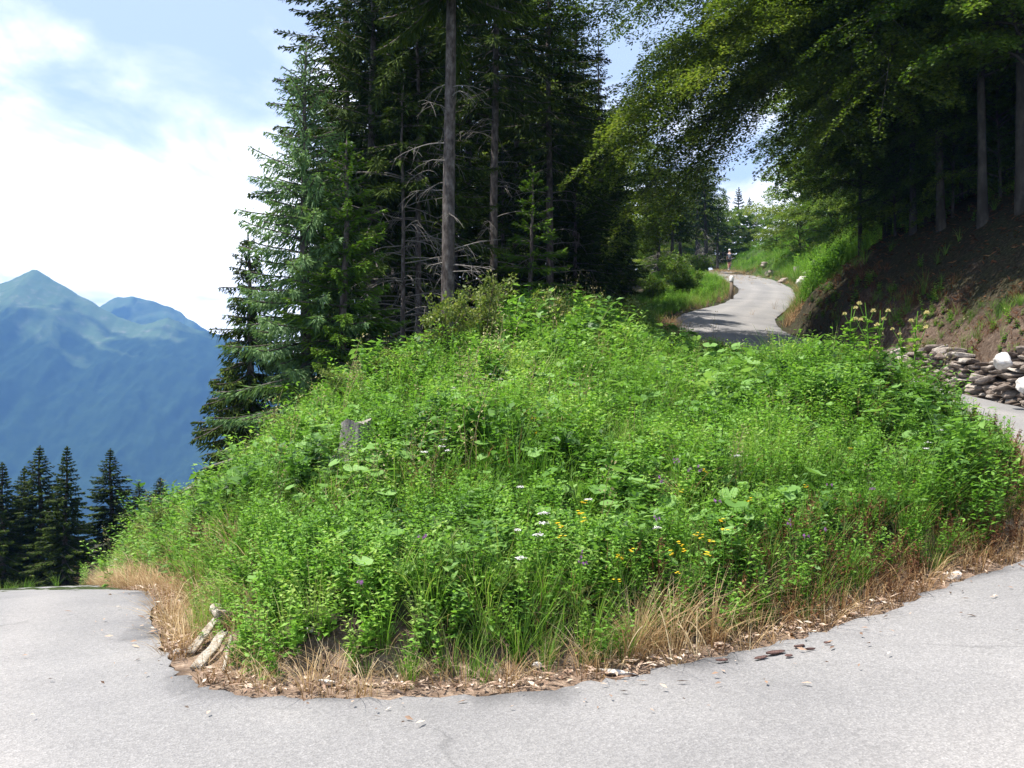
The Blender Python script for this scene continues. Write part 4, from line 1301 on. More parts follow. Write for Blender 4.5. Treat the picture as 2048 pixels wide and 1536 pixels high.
# dark understorey that closes the stand near the ground
und = None
for k, (px, d) in enumerate([(690, 27), (730, 33), (775, 28.5), (820, 36), (870, 34), (915, 28), (955, 37), (1005, 32), (1050, 40), (1095, 35), (1135, 44), (1180, 38), (1185, 48), (1215, 43), (1150, 33), (1235, 56), (985, 48), (860, 46), (760, 44), (1085, 52), (1190, 58)]):
    loc = gpos(px, d); sc = RG.uniform(.8, 1.25)
    lab = 'dark understorey spruce in the shade between the bare trunks of the middle stand'
    if und is None:
        und = spruce('understorey_spruce', lab, loc, 'spruce', group='understorey spruces of the middle stand', seed=44, H=6.5, R=2.1, h0=.01, r0=.07, curtain=.4, step=.15, tw=.085, gap=(.2, .32), shape=.6)
    else:
        copy_thing(und, loc, RG.uniform(0, 6), (sc, sc, sc * RG.uniform(.8, 1.3)), lab)
# slim trunks beside the upper road
slim = None
for px, d, top, lab in [(1345, 58, 360, 'slim grey spruce trunk left of the upper road, nearest its verge bushes'), (1361, 62, 350, 'slim grey spruce trunk, the right one of the pair left of the upper road'),
                        (1413, 74, 330, 'slim pale trunk behind the far bend of the upper road'), (1318, 60, 340, 'slim spruce trunk leftmost beside the upper road'),
                        (1395, 80, 330, 'thin trunk in the dark just left of the far bend of the upper road'), (1436, 92, 400, 'thin trunk behind the top of the road left of the cyclist')]:
    loc = gpos(px, d); H = topz(top, d) - loc[2]
    if slim is None:
        slim = spruce('spruce_tree', lab, loc, 'spruce', bark='grey_bark', group='slim trunks beside the upper road', seed=31, H=H, R=1.5, h0=.45, r0=.11, step=.2, tw=.09, dead=20, dead_z=(.05, .45), dead_len=1.1)
        slimH = H
    else:
        copy_thing(slim, loc, RG.uniform(0, 6), H / slimH, lab)

# conifers closing the road at the top
far = None
for px, d, top, lab in [(1478, 118, 375, 'dark conifer at the top of the road, right of the cyclist'), (1502, 126, 395, 'dark conifer at the top of the road against the cloud gap'), (1448, 122, 380, 'dark conifer at the top of the road behind the cyclist'),
                        (1410, 124, 350, 'dark conifer at the top of the road, left of the cyclist'), (1375, 118, 330, 'dark conifer behind the far bend, left end of its row'), (1340, 105, 300, 'dark conifer standing over the slim grey trunk pair'), (1300, 96, 300, 'dark conifer above the left verge bushes')]:
    loc = gpos(px, d); H = topz(top, d) - loc[2]
    if far is None:
        far = spruce('conifer_tree', lab, loc, 'spruce', group='conifers closing the top of the road', seed=35, H=H, R=H * .24, h0=.03, r0=.16, step=.16, tw=.17, gap=(.3, .42))
        farH = H
    else:
        copy_thing(far, loc, RG.uniform(0, 6), H / farH, lab)

# --- spruces below the lower road, at the left edge of the picture
lowp = None
for px, d, top, wid, lab in [(8, 37, 925, .85, 'dark spruce at the left picture edge beyond the lower road'), (86, 38, 893, 1.1, 'broadest of the dark spruces beyond the lower road'), (132, 35, 893, .75, 'lean spruce with a bare lower trunk right of the broadest one beyond the lower road'),
                             (226, 40, 898, .95, 'single pointed spruce standing apart against the blue mountain, left of the mound'), (281, 48, 963, .7, 'small spruce tip just right of the single pointed spruce'), (322, 52, 955, .7, 'small spruce tip nearest to the mound shoulder'),
                             (152, 46, 1085, .8, 'low spruce in the gap before the blue valley beyond the lower road'), (262, 43, 1030, .7, 'low spruce tucked against the right side of the single pointed spruce'), (45, 44, 935, .9, 'spruce behind the gap between the edge spruce and the broadest one')]:
    loc = gpos(px, d); H = topz(top, d) - loc[2]
    if lowp is None:
        lowp = spruce('spruce_tree', lab, loc, 'spruce', group='spruces beyond the lower road', seed=41, H=9.0, R=2.0, h0=.06, r0=.13, step=.09, tw=.085, curtain=.75, dead=4, dead_z=(.03, .15), dead_len=1.1, gap=(.2, .32), shape=.98)
        lowp.scale = (wid, wid, H / 9)
    else:
        copy_thing(lowp, loc, RG.uniform(0, 6), (wid, wid, H / 9), lab)

# --- the great beech over the road and its neighbours on the bank
bx, by, bz = gpos(1885, 26.5)


def rel(px, py, d):
    return tuple(P(px, py, d) - np.array([bx, by, bz]))


big_limbs = [(.62, rel(1235, 20, 26), .06), (.55, rel(1300, 150, 26), .07), (.50, rel(1262, 250, 25.5), .08), (.46, rel(1290, 330, 26), .09), (.45, rel(1400, 290, 26), .08), (.66, rel(1330, -60, 26), .05),
             (.58, rel(1430, 60, 25), .06), (.52, rel(1440, 190, 26.5), .08), (.42, rel(1560, 300, 25), .10), (.60, rel(1680, 60, 22.5), .05), (.7, rel(1560, -120, 24), .04), (.5, rel(1330, 210, 25), .07),
             (.56, rel(1360, 60, 26.5), .06), (.62, rel(1270, -60, 25.5), .05), (.40, rel(1660, 330, 24), .07), (.48, rel(1770, 160, 22), .05), (.6, rel(1780, 20, 22), .05), (.48, rel(1340, 400, 26.5), .12), (.49, rel(1270, 380, 26.5), .12), (.53, rel(1390, 130, 24.5), .07)]
B1 = broadleaf('beech_tree', 'beech with a slim straight trunk, its long boughs sweeping left over the upper road', (bx, by, bz), group='beeches on the cut bank',
               seed=51, H=15.5, R=4.2, h0=.55, r0=.11, nl=22, leaf=.082, dens=1.9, limbs=big_limbs, lean=(-.015, .0), droop=.16, flat=.40, subgap=.30)
bproto = None
for px, d, H, rz, lab in [(1968, 24.5, 16, 0, 'great dark beech with the thickest trunk, standing highest on the bank'), (1828, 28, 13, 2, 'beech with a short forked trunk in the deep shade of the bank'),
                          (1722, 31.5, 9.5, 4, 'small beech rooted on the end of the bank, roots exposed, by the upper road'), (2075, 22, 14, 1, 'beech at the right picture edge on the bank'), (2046, 23.5, 18.5, 4.4, 'added tall beech right of the great dark beech, put in to shade the bank'),  # the tall beech is an addition whose crown throws shade on the bank
                          (1780, 34, 13, 3, 'beech behind the small rooted beech on the end of the bank'), (1945, 33, 15, 5, 'beech in the second row behind the great beech'), (2060, 31, 15, 2.4, 'beech in the second row at the right picture edge'),
                          (1850, 40, 15, 1.2, 'beech in the third row behind the bank, lit green from behind')]:
    loc = gpos(px, d)
    if bproto is None:
        bproto = broadleaf('beech_tree', lab, loc, mat='beech_shade_tint', group='beeches on the cut bank', seed=52, H=14, R=4.8, h0=.24, r0=.10, nl=54, leaf=.10, dens=1.7, droop=.18, flat=.45, subgap=.34)
        bproto.rotation_euler[2] = rz
        bproto.scale = (H / 14,) * 3
    else:
        copy_thing(bproto, loc, rz, H / 14, lab)
# young low branched beeches along the top of the cut bank
yproto = None
for px, d, H, lab in [(1792, 29.5, 6, 'small young beech in front, left end of the row of dark trunks on the bank'), (1908, 27, 6, 'small young beech between the two slim trunks on the bank'), (2004, 26, 6, 'small young beech at the foot of the great dark beech'), (1770, 31.5, 8, 'young beech with boughs hanging to the bank left of the slimmer trunk'), (1850, 31, 9, 'young beech with boughs hanging behind the slimmer straight trunk'),
                      (1925, 29, 8.5, 'young beech filling the shade between the two tallest bank trunks'), (2010, 28.5, 9, 'young beech right of the great beech trunk'), (2070, 27, 8.5, 'young beech at the right picture edge, boughs over the bank'), (1990, 35, 11, 'young beech higher up the slope behind the great beech'), (2080, 34, 11, 'young beech farthest right up the slope'), (1880, 37, 11, 'young beech higher up the slope behind the slimmer trunk'), (1800, 40, 10, 'young beech on the slope behind the forked beech')]:
    loc = gpos(px, d)
    if yproto is None:
        yproto = broadleaf('young_beech', lab, loc, mat='beech_shade_tint', group='young beeches on top of the bank', seed=58, H=9, R=3.3, h0=.05, r0=.06, nl=46, leaf=.095, dens=1.3, droop=.35, flat=.45, subgap=.34, up=.2)
        yproto.scale = (H / 9,) * 3
    else:
        copy_thing(yproto, loc, RG.uniform(0, 6), H / 9, lab)
# --- broadleaf trees between the stand and the upper road, and over the meadow
mproto = None
for px, d, top, lab in [(1110, 46, 150, 'leafy beech at the right end of the spruce stand, bright outer boughs'), (1215, 64, 190, 'beech hanging towards the left side of the upper road'), (1400, 100, 320, 'beech at the far bend of the upper road, behind the cyclist'),
                        (1150, 56, 210, 'beech filling the dark above the left verge bushes'), (1050, 40, 130, 'beech between the pointed spruce top and the upper road boughs'), (1255, 80, 250, 'beech above the far bend with hanging boughs')]:
    loc = gpos(px, d); H = topz(top, d) - loc[2]
    if mproto is None:
        mproto = broadleaf('beech_tree', lab, loc, group='beeches left of the upper road', seed=55, H=H, R=H * .30, h0=.28, r0=.12, nl=48, leaf=.12, dens=1.2, droop=.25, flat=.5, subgap=.36)
        mH = H
    else:
        copy_thing(mproto, loc, RG.uniform(0, 6), H / mH, lab)
hproto = None
for px, d, top, lab in [(1600, 66, 335, 'round leafy hazel at the upper edge of the sunny meadow, left one'), (1665, 62, 300, 'taller leafy hazel at the upper edge of the sunny meadow'), (1555, 82, 428, 'low pale green hazel where the meadow meets the cloud gap'), (1720, 58, 300, 'leafy hazel behind the small rooted beech'),
                        (1640, 80, 360, 'hazel in the second row over the meadow'), (1760, 66, 250, 'tall hazel in the second row behind the bank'),
                        (1990, 38, 270, 'hazel lit green behind the trunk of the great beech'), (2050, 34, 300, 'hazel on the slope at the right picture edge behind the beeches'), (1930, 44, 240, 'hazel in the gap left of the great beech trunk'), (1860, 46, 260, 'hazel behind the slimmer straight beech trunk'), (1445, 112, 420, 'leafy hazel closing the view behind the cyclist'), (1395, 110, 405, 'leafy hazel behind the far bend, in front of the far conifers'), (1340, 100, 420, 'leafy hazel behind the pair of slim grey trunks'), (1285, 92, 430, 'leafy hazel behind the leftmost slim trunk'), (1240, 84, 440, 'leafy hazel in the dark at the right end of the stand'), (1515, 112, 425, 'leafy hazel right of the top of the road, under the cloud gap'), (1310, 70, 470, 'low hazel at the forest edge left of the upper road'), (1800, 50, 270, 'hazel in the shade behind the forked beech'), (1745, 42, 330, 'hazel just behind the end of the bank')]:
    loc = gpos(px, d); H = topz(top, d) - loc[2]
    if hproto is None:
        hproto = broadleaf('hazel_bush', lab, loc, mat='bush', group='hazels over the meadow', seed=57, H=H, R=H * .50, h0=.03, r0=.09, nl=44, leaf=.13, dens=1.1, droop=.2, flat=.7, subgap=.36, up=.6)
        tag(hproto, cat='bush'); hH = H
    else:
        copy_thing(hproto, loc, RG.uniform(0, 6), H / hH, lab)

# ------------------------------------------------------------------ young shrubs on the crest of the mound
def shrub_mesh(seed, H=1.5, ns=6, leaf=.05, spread=.5):
    rs = np.random.default_rng(seed); st, cr = Acc(), Acc()
    for k in range(ns):
        az = rs.uniform(0, 2 * PI); h = H * rs.uniform(.55, 1.05); ln = rs.uniform(.1, spread)
        s = np.linspace(0, 1, 7)
        path = np.stack([np.cos(az) * ln * h * s ** 1.3, np.sin(az) * ln * h * s ** 1.3, h * s], -1) + np.cumsum(rs.normal(0, .012, (7, 3)), 0)
        path[0] = [0, 0, -.1]
        st.add(*tube(path, np.linspace(.011, .003, 7), 5, False))
        for j in range(9):
            u = rs.uniform(.3, 1); a = along(path, np.array([u]))[0]; e = rs.uniform(.15, .4) * H * .6
            d = norm(np.array([[rs.normal(), rs.normal(), rs.uniform(.2, 1.2)]]))[0]
            st.add(*tube(np.array([a, a + d * e * .5, a + d * e]), [.005, .004, .002], 3, False))
            n = 34; q = rs.uniform(.15, 1.05, n)
            c = a + d * (e * q)[:, None] + rs.normal(0, .035, (n, 3))
            dd = rs.normal(0, 1, (n, 3)) + d
            cr.add(*leaves(c, dd, rs.normal(0, .7, (n, 3)) + [0, 0, 1], leaf * rs.uniform(.6, 1.3, n), leaf * .55, .15), np.repeat(np.clip(rs.normal(.5, .22, n), 0, 1), 4))
    return st, cr


shr = {}
for px, top, d, k, lab in [(872, 545, 15.5, 0, 'tallest pale green shrub on the crest, in front of the thickest grey trunk'), (965, 552, 16.5, 1, 'open leafy shrub on the crest with a dark forked stem, right of the thickest trunk'),
                           (1128, 560, 18.5, 0, 'pale leafy shrub on the crest before the dark gap'), (1040, 600, 18, 1, 'low shrub on the crest between the two taller ones'), (1255, 585, 21, 0, 'yellowish shrub at the right end of the crest below the forest edge'),
                           (1190, 590, 20, 1, 'small shrub on the crest with pale catkin like tips'), (770, 690, 14.5, 0, 'yellow green shrub under the dead twigs on the left crest'), (690, 735, 14, 1, 'low shrub on the left crest beside the bushy young spruce'),
                           (590, 815, 13.5, 0, 'low shrub at the foot of the weeping spruce'), (420, 950, 14.5, 1, 'shrub at the left shoulder of the mound against the blue mountain'), (330, 1000, 17, 0, 'round shrub lower down the left shoulder of the mound'),
                           (285, 1030, 19, 1, 'dense little shrub at the far left foot of the mound'), (380, 975, 16, 0, 'shrub by the fallen pale branch on the left shoulder')]:
    loc = gpos(px, d); H = max(.5, topz(top, d) - loc[2])
    if k not in shr:
        r = thing('young_shrub', lab, 'shrub', loc, 0, 'shrubs on the crest of the mound')
        st, cr = shrub_mesh(900 + k, 1.5, 7 + k, .062, .5)
        st.obj('stem', M['stem'], r); cr.obj('foliage', M['willow'], r)
        r.scale = (H / 1.5,) * 3; shr[k] = r
    else:
        copy_thing(shr[k], loc, RG.uniform(0, 6), (max(H / 1.5, .6), max(H / 1.5, .6), H / 1.5), lab)
# dark green bushes on the verge left of the upper road
vb = None
for px, py, d, H, lab in [(1372, 590, 43, 1.25, 'rounded dark green bush left of the upper road, nearest the delineator post'), (1345, 560, 50, 1.6, 'taller dark green bush behind the rounded one left of the upper road'), (1400, 545, 58, 1.25, 'dark bush at the inside of the upper road bend'),
                          (1305, 600, 40, 1.1, 'leafy bush at the verge where the upper road comes out from behind the mound')]:
    loc = gpos(px, d)
    if vb is None:
        vb = thing('verge_bush', lab, 'bush', loc, 0, 'bushes left of the upper road')
        st, cr = shrub_mesh(930, 1.0, 16, .055, .9)
        st.obj('stem', M['stem'], vb); cr.obj('foliage', M['bush'], vb); vb.scale = (H * 1.25, H * 1.25, H)
    else:
        copy_thing(vb, loc, RG.uniform(0, 6), (H * 1.25, H * 1.25, H), lab)


# ------------------------------------------------------------------ stumps, logs, poles, stones
def stump(name, label, loc, r, h, seed, jag=.0, mat='oldwood'):
    rs = np.random.default_rng(seed)
    t = thing(name, label, 'stump', loc)
    n = 28; th = np.arange(n) / n * 2 * PI
    prof = [(-.25, 1.5), (0.0, 1.35), (.12, 1.15), (.3, 1.04), (.6, 1.0), (.85, .96), (1.0, .95)]
    rb = 1 + .07 * np.sin(th * 5 + 1) + .05 * rs.normal(0, 1, n)
    V = []
    for s, f in prof:
        fl = 1 + (f - 1) * (1 + .7 * np.sin(th * 4 + 2))
        rr = r * rb * fl + rs.normal(0, r * .025, n)
        z = h * s + (jag * h * (np.sin(th * 3 + 1) + rs.normal(0, .4, n)) if s == 1 else 0)
        V.append(np.stack([np.cos(th) * rr, np.sin(th) * rr, z + 0 * th], -1))
    V = np.array(V); a = Acc(); m = len(prof)
    i = np.arange(m - 1)[:, None]; k = np.arange(n)[None]
    a.add(V.reshape(-1, 3), np.stack([i * n + k, i * n + (k + 1) % n, (i + 1) * n + (k + 1) % n, (i + 1) * n + k], -1).reshape(-1, 4))
    a.obj('bark', M[mat], t)
    top = V[-1]; c = top.mean(0) - [0, 0, .01]
    inner = c + (top - c) * .5 + rs.normal(0, .006, (n, 3))
    b = Acc(); k = np.arange(n)
    VV = np.concatenate([top + [0, 0, .002], inner, [c]])
    b.add(VV, [np.stack([k, (k + 1) % n, n + (k + 1) % n, n + k], -1), np.stack([n + k, n + (k + 1) % n, 0 * k + 2 * n], -1)])
    b.obj('cut_face', M['cutwood'], t)
    return t


s_loc = STUMP
stump('tree_stump', 'weathered grey tree stump standing among the herbs on the left of the mound', tuple(s_loc), .165, .38, 61, .05)
for k, (px, py, d, r, h, lab) in enumerate([(1596, 556, 58, .22, .55, 'small pale stump at the edge of the sunny meadow by the upper road'), (1638, 552, 54, .38, .6, 'broad grey stump above the white rocks at the end of the bank')]):
    stump('tree_stump', lab, gpos(px, d), r, h, 63 + k, .04)


def log(name, label, a, b, r, seed, mat='wood', cat='log', split=False, taper=.75):
    rs = np.random.default_rng(seed)
    a = np.array(a, float); b = np.array(b, float)
    n = 9; s = np.linspace(0, 1, n)[:, None]
    p = a + (b - a) * s + np.concatenate([[[0, 0, 0]], np.cumsum(rs.normal(0, r * .10, (n - 1, 3)), 0)])
    sd = 14
    V, F = tube(p - a, r * np.linspace(1, taper, n), sd)
    gr = 1 + .16 * rs.normal(0, 1, sd)
    ctr = np.repeat(p - a, sd, axis=0)
    V[:n * sd] = ctr + (V[:n * sd] - ctr) * np.tile(gr, n)[:, None]
    V[:n * sd] += rs.normal(0, r * .035, (n * sd, 3))
    V[:sd] += (norm((a - b)[None]) * rs.uniform(0, r * .9, (sd, 1))); V[(n - 1) * sd:n * sd] += (norm((b - a)[None]) * rs.uniform(0, r * .9, (sd, 1)))
    if split:                                  # a split half: flatten its upper side
        ax = norm((b - a)[None])[0]; up = norm((np.array([0, 0, 1.]) - ax * ax[2])[None])[0]
        h = (V - (p - a)[np.clip(np.round(((V @ ax) / np.linalg.norm(b - a)) * (n - 1)).astype(int), 0, n - 1)]) @ up
        V = V - up * np.maximum(h - r * .15, 0)[:, None]
    acc = Acc(); acc.add(V, F)
    o = acc.obj(name, M[mat])
    o.location = a
    return tag(o, label, cat)


def onr(px, py, h):
    q = hit(px, py); return q + np.array([0, 0, h])


log('split_log', 'pale split log leaning up the bank at the left of the bend, the upper one', onr(382, 1312, .03), onr(437, 1266, .12), .034, 71, 'wood', split=True)
log('split_log', 'whitest split log lying at the foot of the bank, the lower one by the road', onr(400, 1340, .03), onr(452, 1296, .10), .042, 72, 'wood', split=True)
log('wood_chunk', 'short pale wood chunk with a round cut end atop the leaning log', onr(437, 1262, .16), onr(449, 1268, .14), .048, 73, 'wood', taper=1.0)
log('stick', 'thin bleached stick standing against the bank right of the split logs', onr(450, 1346, .02), onr(464, 1304, .10), .011, 74, 'wood', 'stick')
log('fallen_branch', 'long pale fallen branch lying across the left shoulder of the mound', onr(372, 1018, .42), onr(440, 994, .48), .045, 75, 'dead', 'branch')
log('fallen_branch', 'grey dead pole jutting out at the left edge of the mound against the mountain', gpos(478, 15.5) + np.array([0, 0, .75]), P(408, 938, 16), .03, 76, 'dead', 'branch', taper=.5)


def stone_verts(rs, sx, sy, sz, n=5, e=4.5, rough=.09):
    g = np.linspace(-1, 1, n + 1); V = []; F = []
    for ax in range(3):
        for sg in (-1, 1):
            a, b_ = np.meshgrid(g, g)
            q = np.zeros(a.shape + (3,)); q[..., ax] = sg; q[..., (ax + 1) % 3] = a * sg; q[..., (ax + 2) % 3] = b_
            o = len(V) * (n + 1) ** 2
            i = (np.arange(n)[:, None] * (n + 1) + np.arange(n)[None]).reshape(-1) + o
            F.append(np.stack([i, i + 1, i + n + 2, i + n + 1], -1)); V.append(q.reshape(-1, 3))
    V = np.concatenate(V)
    l = (np.abs(V) ** e).sum(1, keepdims=True) ** (1 / e)
    V = V / l
    if rough > .05:
        for q in range(7):
            pn = rs.normal(0, 1, 3); pn /= np.linalg.norm(pn)
            V = V - pn * np.maximum(V @ pn - rs.uniform(.72, .98), 0)[:, None]
    ph = rs.uniform(0, 10, 3); fr = rs.uniform(1.5, 3, 3)
    V = V * (1 + rough * (np.sin(V[:, [1, 2, 0]] * fr + ph) + .6 * np.sin(V[:, [2, 0, 1]] * fr * 2.3 + ph * 2))) 
    if rough > .05:
        ang = V * np.array([sx, sy, sz]) * 9 + ph
        V = V * (1 + .05 * np.sin(ang[:, :1] * 1.3) * np.sin(ang[:, 1:2]) + .05 * np.sign(np.sin(ang[:, 2:3] * 1.7 + ang[:, :1])))
    return V * np.array([sx, sy, sz]) * .5, np.concatenate(F)


def rot_any(rs, amt):
    e = Matrix.Rotation(rs.normal(0, amt), 3, 'X') @ Matrix.Rotation(rs.normal(0, amt), 3, 'Y')
    return np.array(e)


rs = np.random.default_rng(88)
acc = Acc()
oi = [k for k in range(NR) if 14.2 < ROe[k, 1] < 23 and ROe[k, 0] > 5]
wp = ROe[oi]
wl = np.concatenate([[0], np.cumsum(np.linalg.norm(np.diff(wp[:, :2], axis=0), axis=1))])
u = 0.0; course = 0; zoff = -.10
while zoff < 1.3:
    u = rs.uniform(-.2, .2); hgt = rs.uniform(.06, .16)
    while u < wl[-1]:
        w = rs.uniform(.09, .42)
        c = np.array([np.interp(u + w / 2, wl, wp[:, j]) for j in range(3)])
        frac = (u + w / 2) / wl[-1]
        top = 1.08 - .65 * frac + .14 * np.sin(frac * 19)
        if zoff < top:
            k = min(len(wp) - 2, int(np.searchsorted(wl, u + w / 2)))
            tg = norm((wp[k + 1] - wp[max(k - 1, 0)])[None, :2])[0]
            nn = np.array([tg[1], -tg[0]])
            V, F = stone_verts(rs, w * rs.uniform(.9, 1.08), rs.uniform(.28, .46), hgt * rs.uniform(.75, 1.25))
            V = V @ rot_any(rs, .16).T
            R = np.array([[tg[0], -tg[1], 0], [tg[1], tg[0], 0], [0, 0, 1]])
            V = V @ R.T + c + np.array([nn[0], nn[1], 0]) * (.24 + .18 * zoff + rs.normal(0, .06)) + [0, 0, zoff + hgt / 2 + rs.normal(0, .012)]
            acc.add(V, F, np.clip(rs.normal(.52, .22), 0, 1))
        u += w * rs.uniform(.96, 1.06)
    zoff += hgt * .97
tag(acc.obj('stone_wall', M['stone']), 'low dry stone wall holding the cut bank beside the upper road', 'wall')


def boulder(name, label, loc, size, seed, mat='white_stone', cat='rock', group=None):
    rs = np.random.default_rng(seed)
    V, F = stone_verts(rs, *size, n=8, e=2.6, rough=.15)
    a = Acc(); a.add(V @ rot_any(rs, .3).T, F, .6)
    o = a.obj(name, M[mat]); o.location = loc
    return tag(o, label, cat, group)


w0 = P(2006, 722, 17.1)
boulder('boulder', 'rounded white boulder lying on top of the dry stone wall', tuple(w0), (.30, .28, .24), 90)
w1 = P(2046, 770, 16.7)
boulder('boulder', 'pale bluish boulder set in the face of the stone wall at the picture edge', tuple(w1), (.2, .2, .26), 91)
for k, (px, py, d, sz, lab) in enumerate([(1607, 577, 49, (.6, .45, .75), 'tall bright white rock at the end of the bank beside the upper road'), (1622, 566, 51, (.8, .5, .4), 'flat white rock behind the tall bright one at the end of the bank'),
                                           (1545, 556, 66, (.9, .6, .45), 'grey rock in the row along the right edge of the upper road, the farthest'), (1533, 552, 70, (.7, .5, .4), 'small grey rock beside the farthest rock along the upper road'), (1568, 562, 58, (.7, .5, .35), 'low grey rock at the middle of the row along the upper road')]):
    x, y, z = gpos(px, d)
    boulder('roadside_rock', lab, (x, y, z + sz[2] * .25), sz, 92 + k, 'white_stone' if k < 2 else 'stone', 'rock', 'rocks along the right edge of the upper road')
for k, (px, py, sz, lab) in enumerate([(655, 1370, (.11, .06, .03), 'flat white stone in the litter strip left of the middle'), (358, 1307, (.06, .05, .03), 'small white stone at the tip of the litter near the split logs'), (1075, 1336, (.07, .03, .035), 'white splinter of stone in the litter below the straw tuft'),
                                        (1905, 1158, (.16, .09, .05), 'flat pale stone at the right end of the withered verge'), (620, 1272, (.05, .05, .04), 'little pink white stone in the herbs above the bare bank'), (1235, 1352, (.20, .07, .03), 'long flat pale stone at the asphalt edge under the straw tuft')]):
    q = hit(px, py)
    boulder('pale_stone', lab, (q[0], q[1], q[2] + .02), sz, 110 + k)
# bark pieces on the asphalt
for k, (px, py, l, w, az, lab) in enumerate([(1443, 1337, .078, .03, .25, 'lone flat piece of bark on the asphalt left of the bark heap'), (1522, 1333, .10, .03, .5, 'dark bark slab at the left of the bark heap on the asphalt'), (1548, 1322, .13, .05, .45, 'largest bark slab in the heap on the asphalt'),
                                              (1575, 1327, .05, .035, .3, 'reddish crumb of bark right of the largest slab'), (1595, 1310, .11, .03, .55, 'light reddish bark strip at the right of the heap'), (1618, 1317, .08, .012, .25, 'thin bark sliver right of the heap'), (1652, 1302, .05, .012, .3, 'thin dark twig farthest right on the asphalt')]):
    q = hit(px, py)
    rs = np.random.default_rng(130 + k); V, F = stone_verts(rs, l, w, .014, 5, 4, .12)
    a = Acc(); a.add(V @ np.array(Matrix.Rotation(az, 3, 'Z')).T, F, .5)
    o = a.obj('bark_piece', M['barkchip']); o.location = (q[0], q[1], max(q[2], bilin(RZ, [q[0]], [q[1]])[0]) + .014)
    tag(o, lab, 'bark', 'bark pieces on the asphalt')

# ------------------------------------------------------------------ delineator post
px_, py_, d_ = 1464, 598, 43.0
loc = gpos(px_, d_)
t = thing('roadside_post', 'brown wooden roadside post with a white head, left of the upper road', 'post', (loc[0], loc[1], loc[2]))
a = Acc(); V, F = tube(np.array([[0, 0, -.3], [0, 0, .3], [0, 0, .80]]), [.085, .082, .078], 8); a.add(V, F); a.obj('shaft', M['post'], t)
a = Acc(); V, F = tube(np.array([[0, 0, .80], [0, 0, .83], [0, 0, 1.0], [0, 0, 1.05]]), [.088, .092, .09, .05], 8); a.add(V, F); a.obj('white_head', M['white'], t)


# ------------------------------------------------------------------ cyclist riding up the road
def skin_obj(name, verts, edges, radii, mat, parent, sub=2):
    me = bpy.data.meshes.new(name); me.from_pydata(verts, edges, [])
    o = bpy.data.objects.new(name, me); C.objects.link(o); o.parent = parent
    md = o.modifiers.new('skin', 'SKIN'); md.use_smooth_shade = True
    for v, r in zip(me.skin_vertices[0].data, radii):
        v.radius = (r, r) if not isinstance(r, tuple) else r
    me.skin_vertices[0].data[0].use_root = True
    sb = o.modifiers.new('sub', 'SUBSURF'); sb.levels = sub; sb.render_levels = sub
    me.materials.append(mat)
    return o


cl = P(1460, 551, 85)
cx_, cy_ = float(cl[0]), 85.0
road_z = lambda x, y: float(bilin(RZ, [x], [y])[0])
hd = math.atan2(18.6 - 14.4, 105 - 75)            # road heading
pitch = math.atan2(road_z(cx_ + math.sin(hd) * .6, cy_ + .6) - road_z(cx_ - math.sin(hd) * .6, cy_ - .6), 1.2)
bike = thing('bicycle', 'slim red framed road bicycle ridden up the far stretch of the road', 'bicycle', (cx_, cy_, road_z(cx_, cy_) + .005))
bike.rotation_euler = (pitch, 0, -hd)
for nm, yy in (('front', .50), ('rear', -.50)):
    w = Acc(); th = np.linspace(0, 2 * PI, 33)
    ring = np.stack([0 * th, yy + .33 * np.cos(th), .34 + .33 * np.sin(th)], -1)
    w.add(*tube(ring, .014, 6, False)); wo_ = w.obj('wheel', M['rubber'], bike)
    w = Acc(); ring2 = np.stack([0 * th, yy + .31 * np.cos(th), .34 + .31 * np.sin(th)], -1); w.add(*tube(ring2, .008, 5, False))
    for q in range(12):
        w.add(*tube(np.array([[0, yy, .34], [0, yy + .31 * math.cos(q * PI / 6), .34 + .31 * math.sin(q * PI / 6)]]), .002, 3, False))
    w.obj('rim', M['metal'], wo_)
f = Acc()
for a_, b_ in [((0, -.5, .34), (0, -.08, .30)), ((0, -.5, .34), (0, -.18, .80)), ((0, -.08, .30), (0, -.20, .88)), ((0, -.18, .80), (0, .36, .84)), ((0, -.08, .30), (0, .38, .72)), ((0, .36, .88), (0, .40, .68)), ((0, .40, .68), (0, .50, .34))]:
    f.add(*tube(np.array([a_, b_]), .017, 6))
f.obj('frame', M['red'], bike)
f = Acc(); f.add(*tube(np.array([[-.21, .50, .86], [-.21, .44, .95], [-.1, .40, .96], [.1, .40, .96], [.21, .44, .95], [.21, .50, .86]]), .013, 6)); f.obj('handlebar', M['rubber'], bike)
f = Acc(); V, F = stone_verts(np.random.default_rng(5), .14, .27, .06, 4, 2.6, .02); f.add(V + [0, -.20, .92], F); f.obj('saddle', M['rubber'], bike)
f = Acc(); f.add(*tube(np.array([[-.10, -.08, .13], [-.10, -.08, .30], [.10, -.08, .30], [.10, -.08, .47]]), .012, 5))
for sx, z in ((-.13, .13), (.13, .47)):
    V, F = stone_verts(np.random.default_rng(6), .10, .09, .02, 3, 4, .01); f.add(V + [sx, -.08, z], F)
f.obj('crank', M['metal'], bike)
rider = thing('person', 'cyclist in a grey jersey and dark shorts riding away up the road', 'person', tuple(bike.location))
rider.rotation_euler = bike.rotation_euler
bv = [(0, -.20, .98), (0, -.14, 1.12), (0, -.03, 1.30), (0, .06, 1.46), (0, .10, 1.55), (0, .13, 1.66), (0, .14, 1.74),
      (-.17, .06, 1.44), (-.20, .20, 1.20), (-.20, .40, 1.00), (-.20, .45, .98), (.17, .06, 1.44), (.20, .20, 1.20), (.20, .40, 1.00), (.20, .45, .98),
      (-.09, -.18, .95), (-.11, .10, .66), (-.115, -.10, .22), (-.115, .04, .16), (.09, -.18, .95), (.11, .20, .90), (.115, -.02, .56), (.115, .10, .50)]
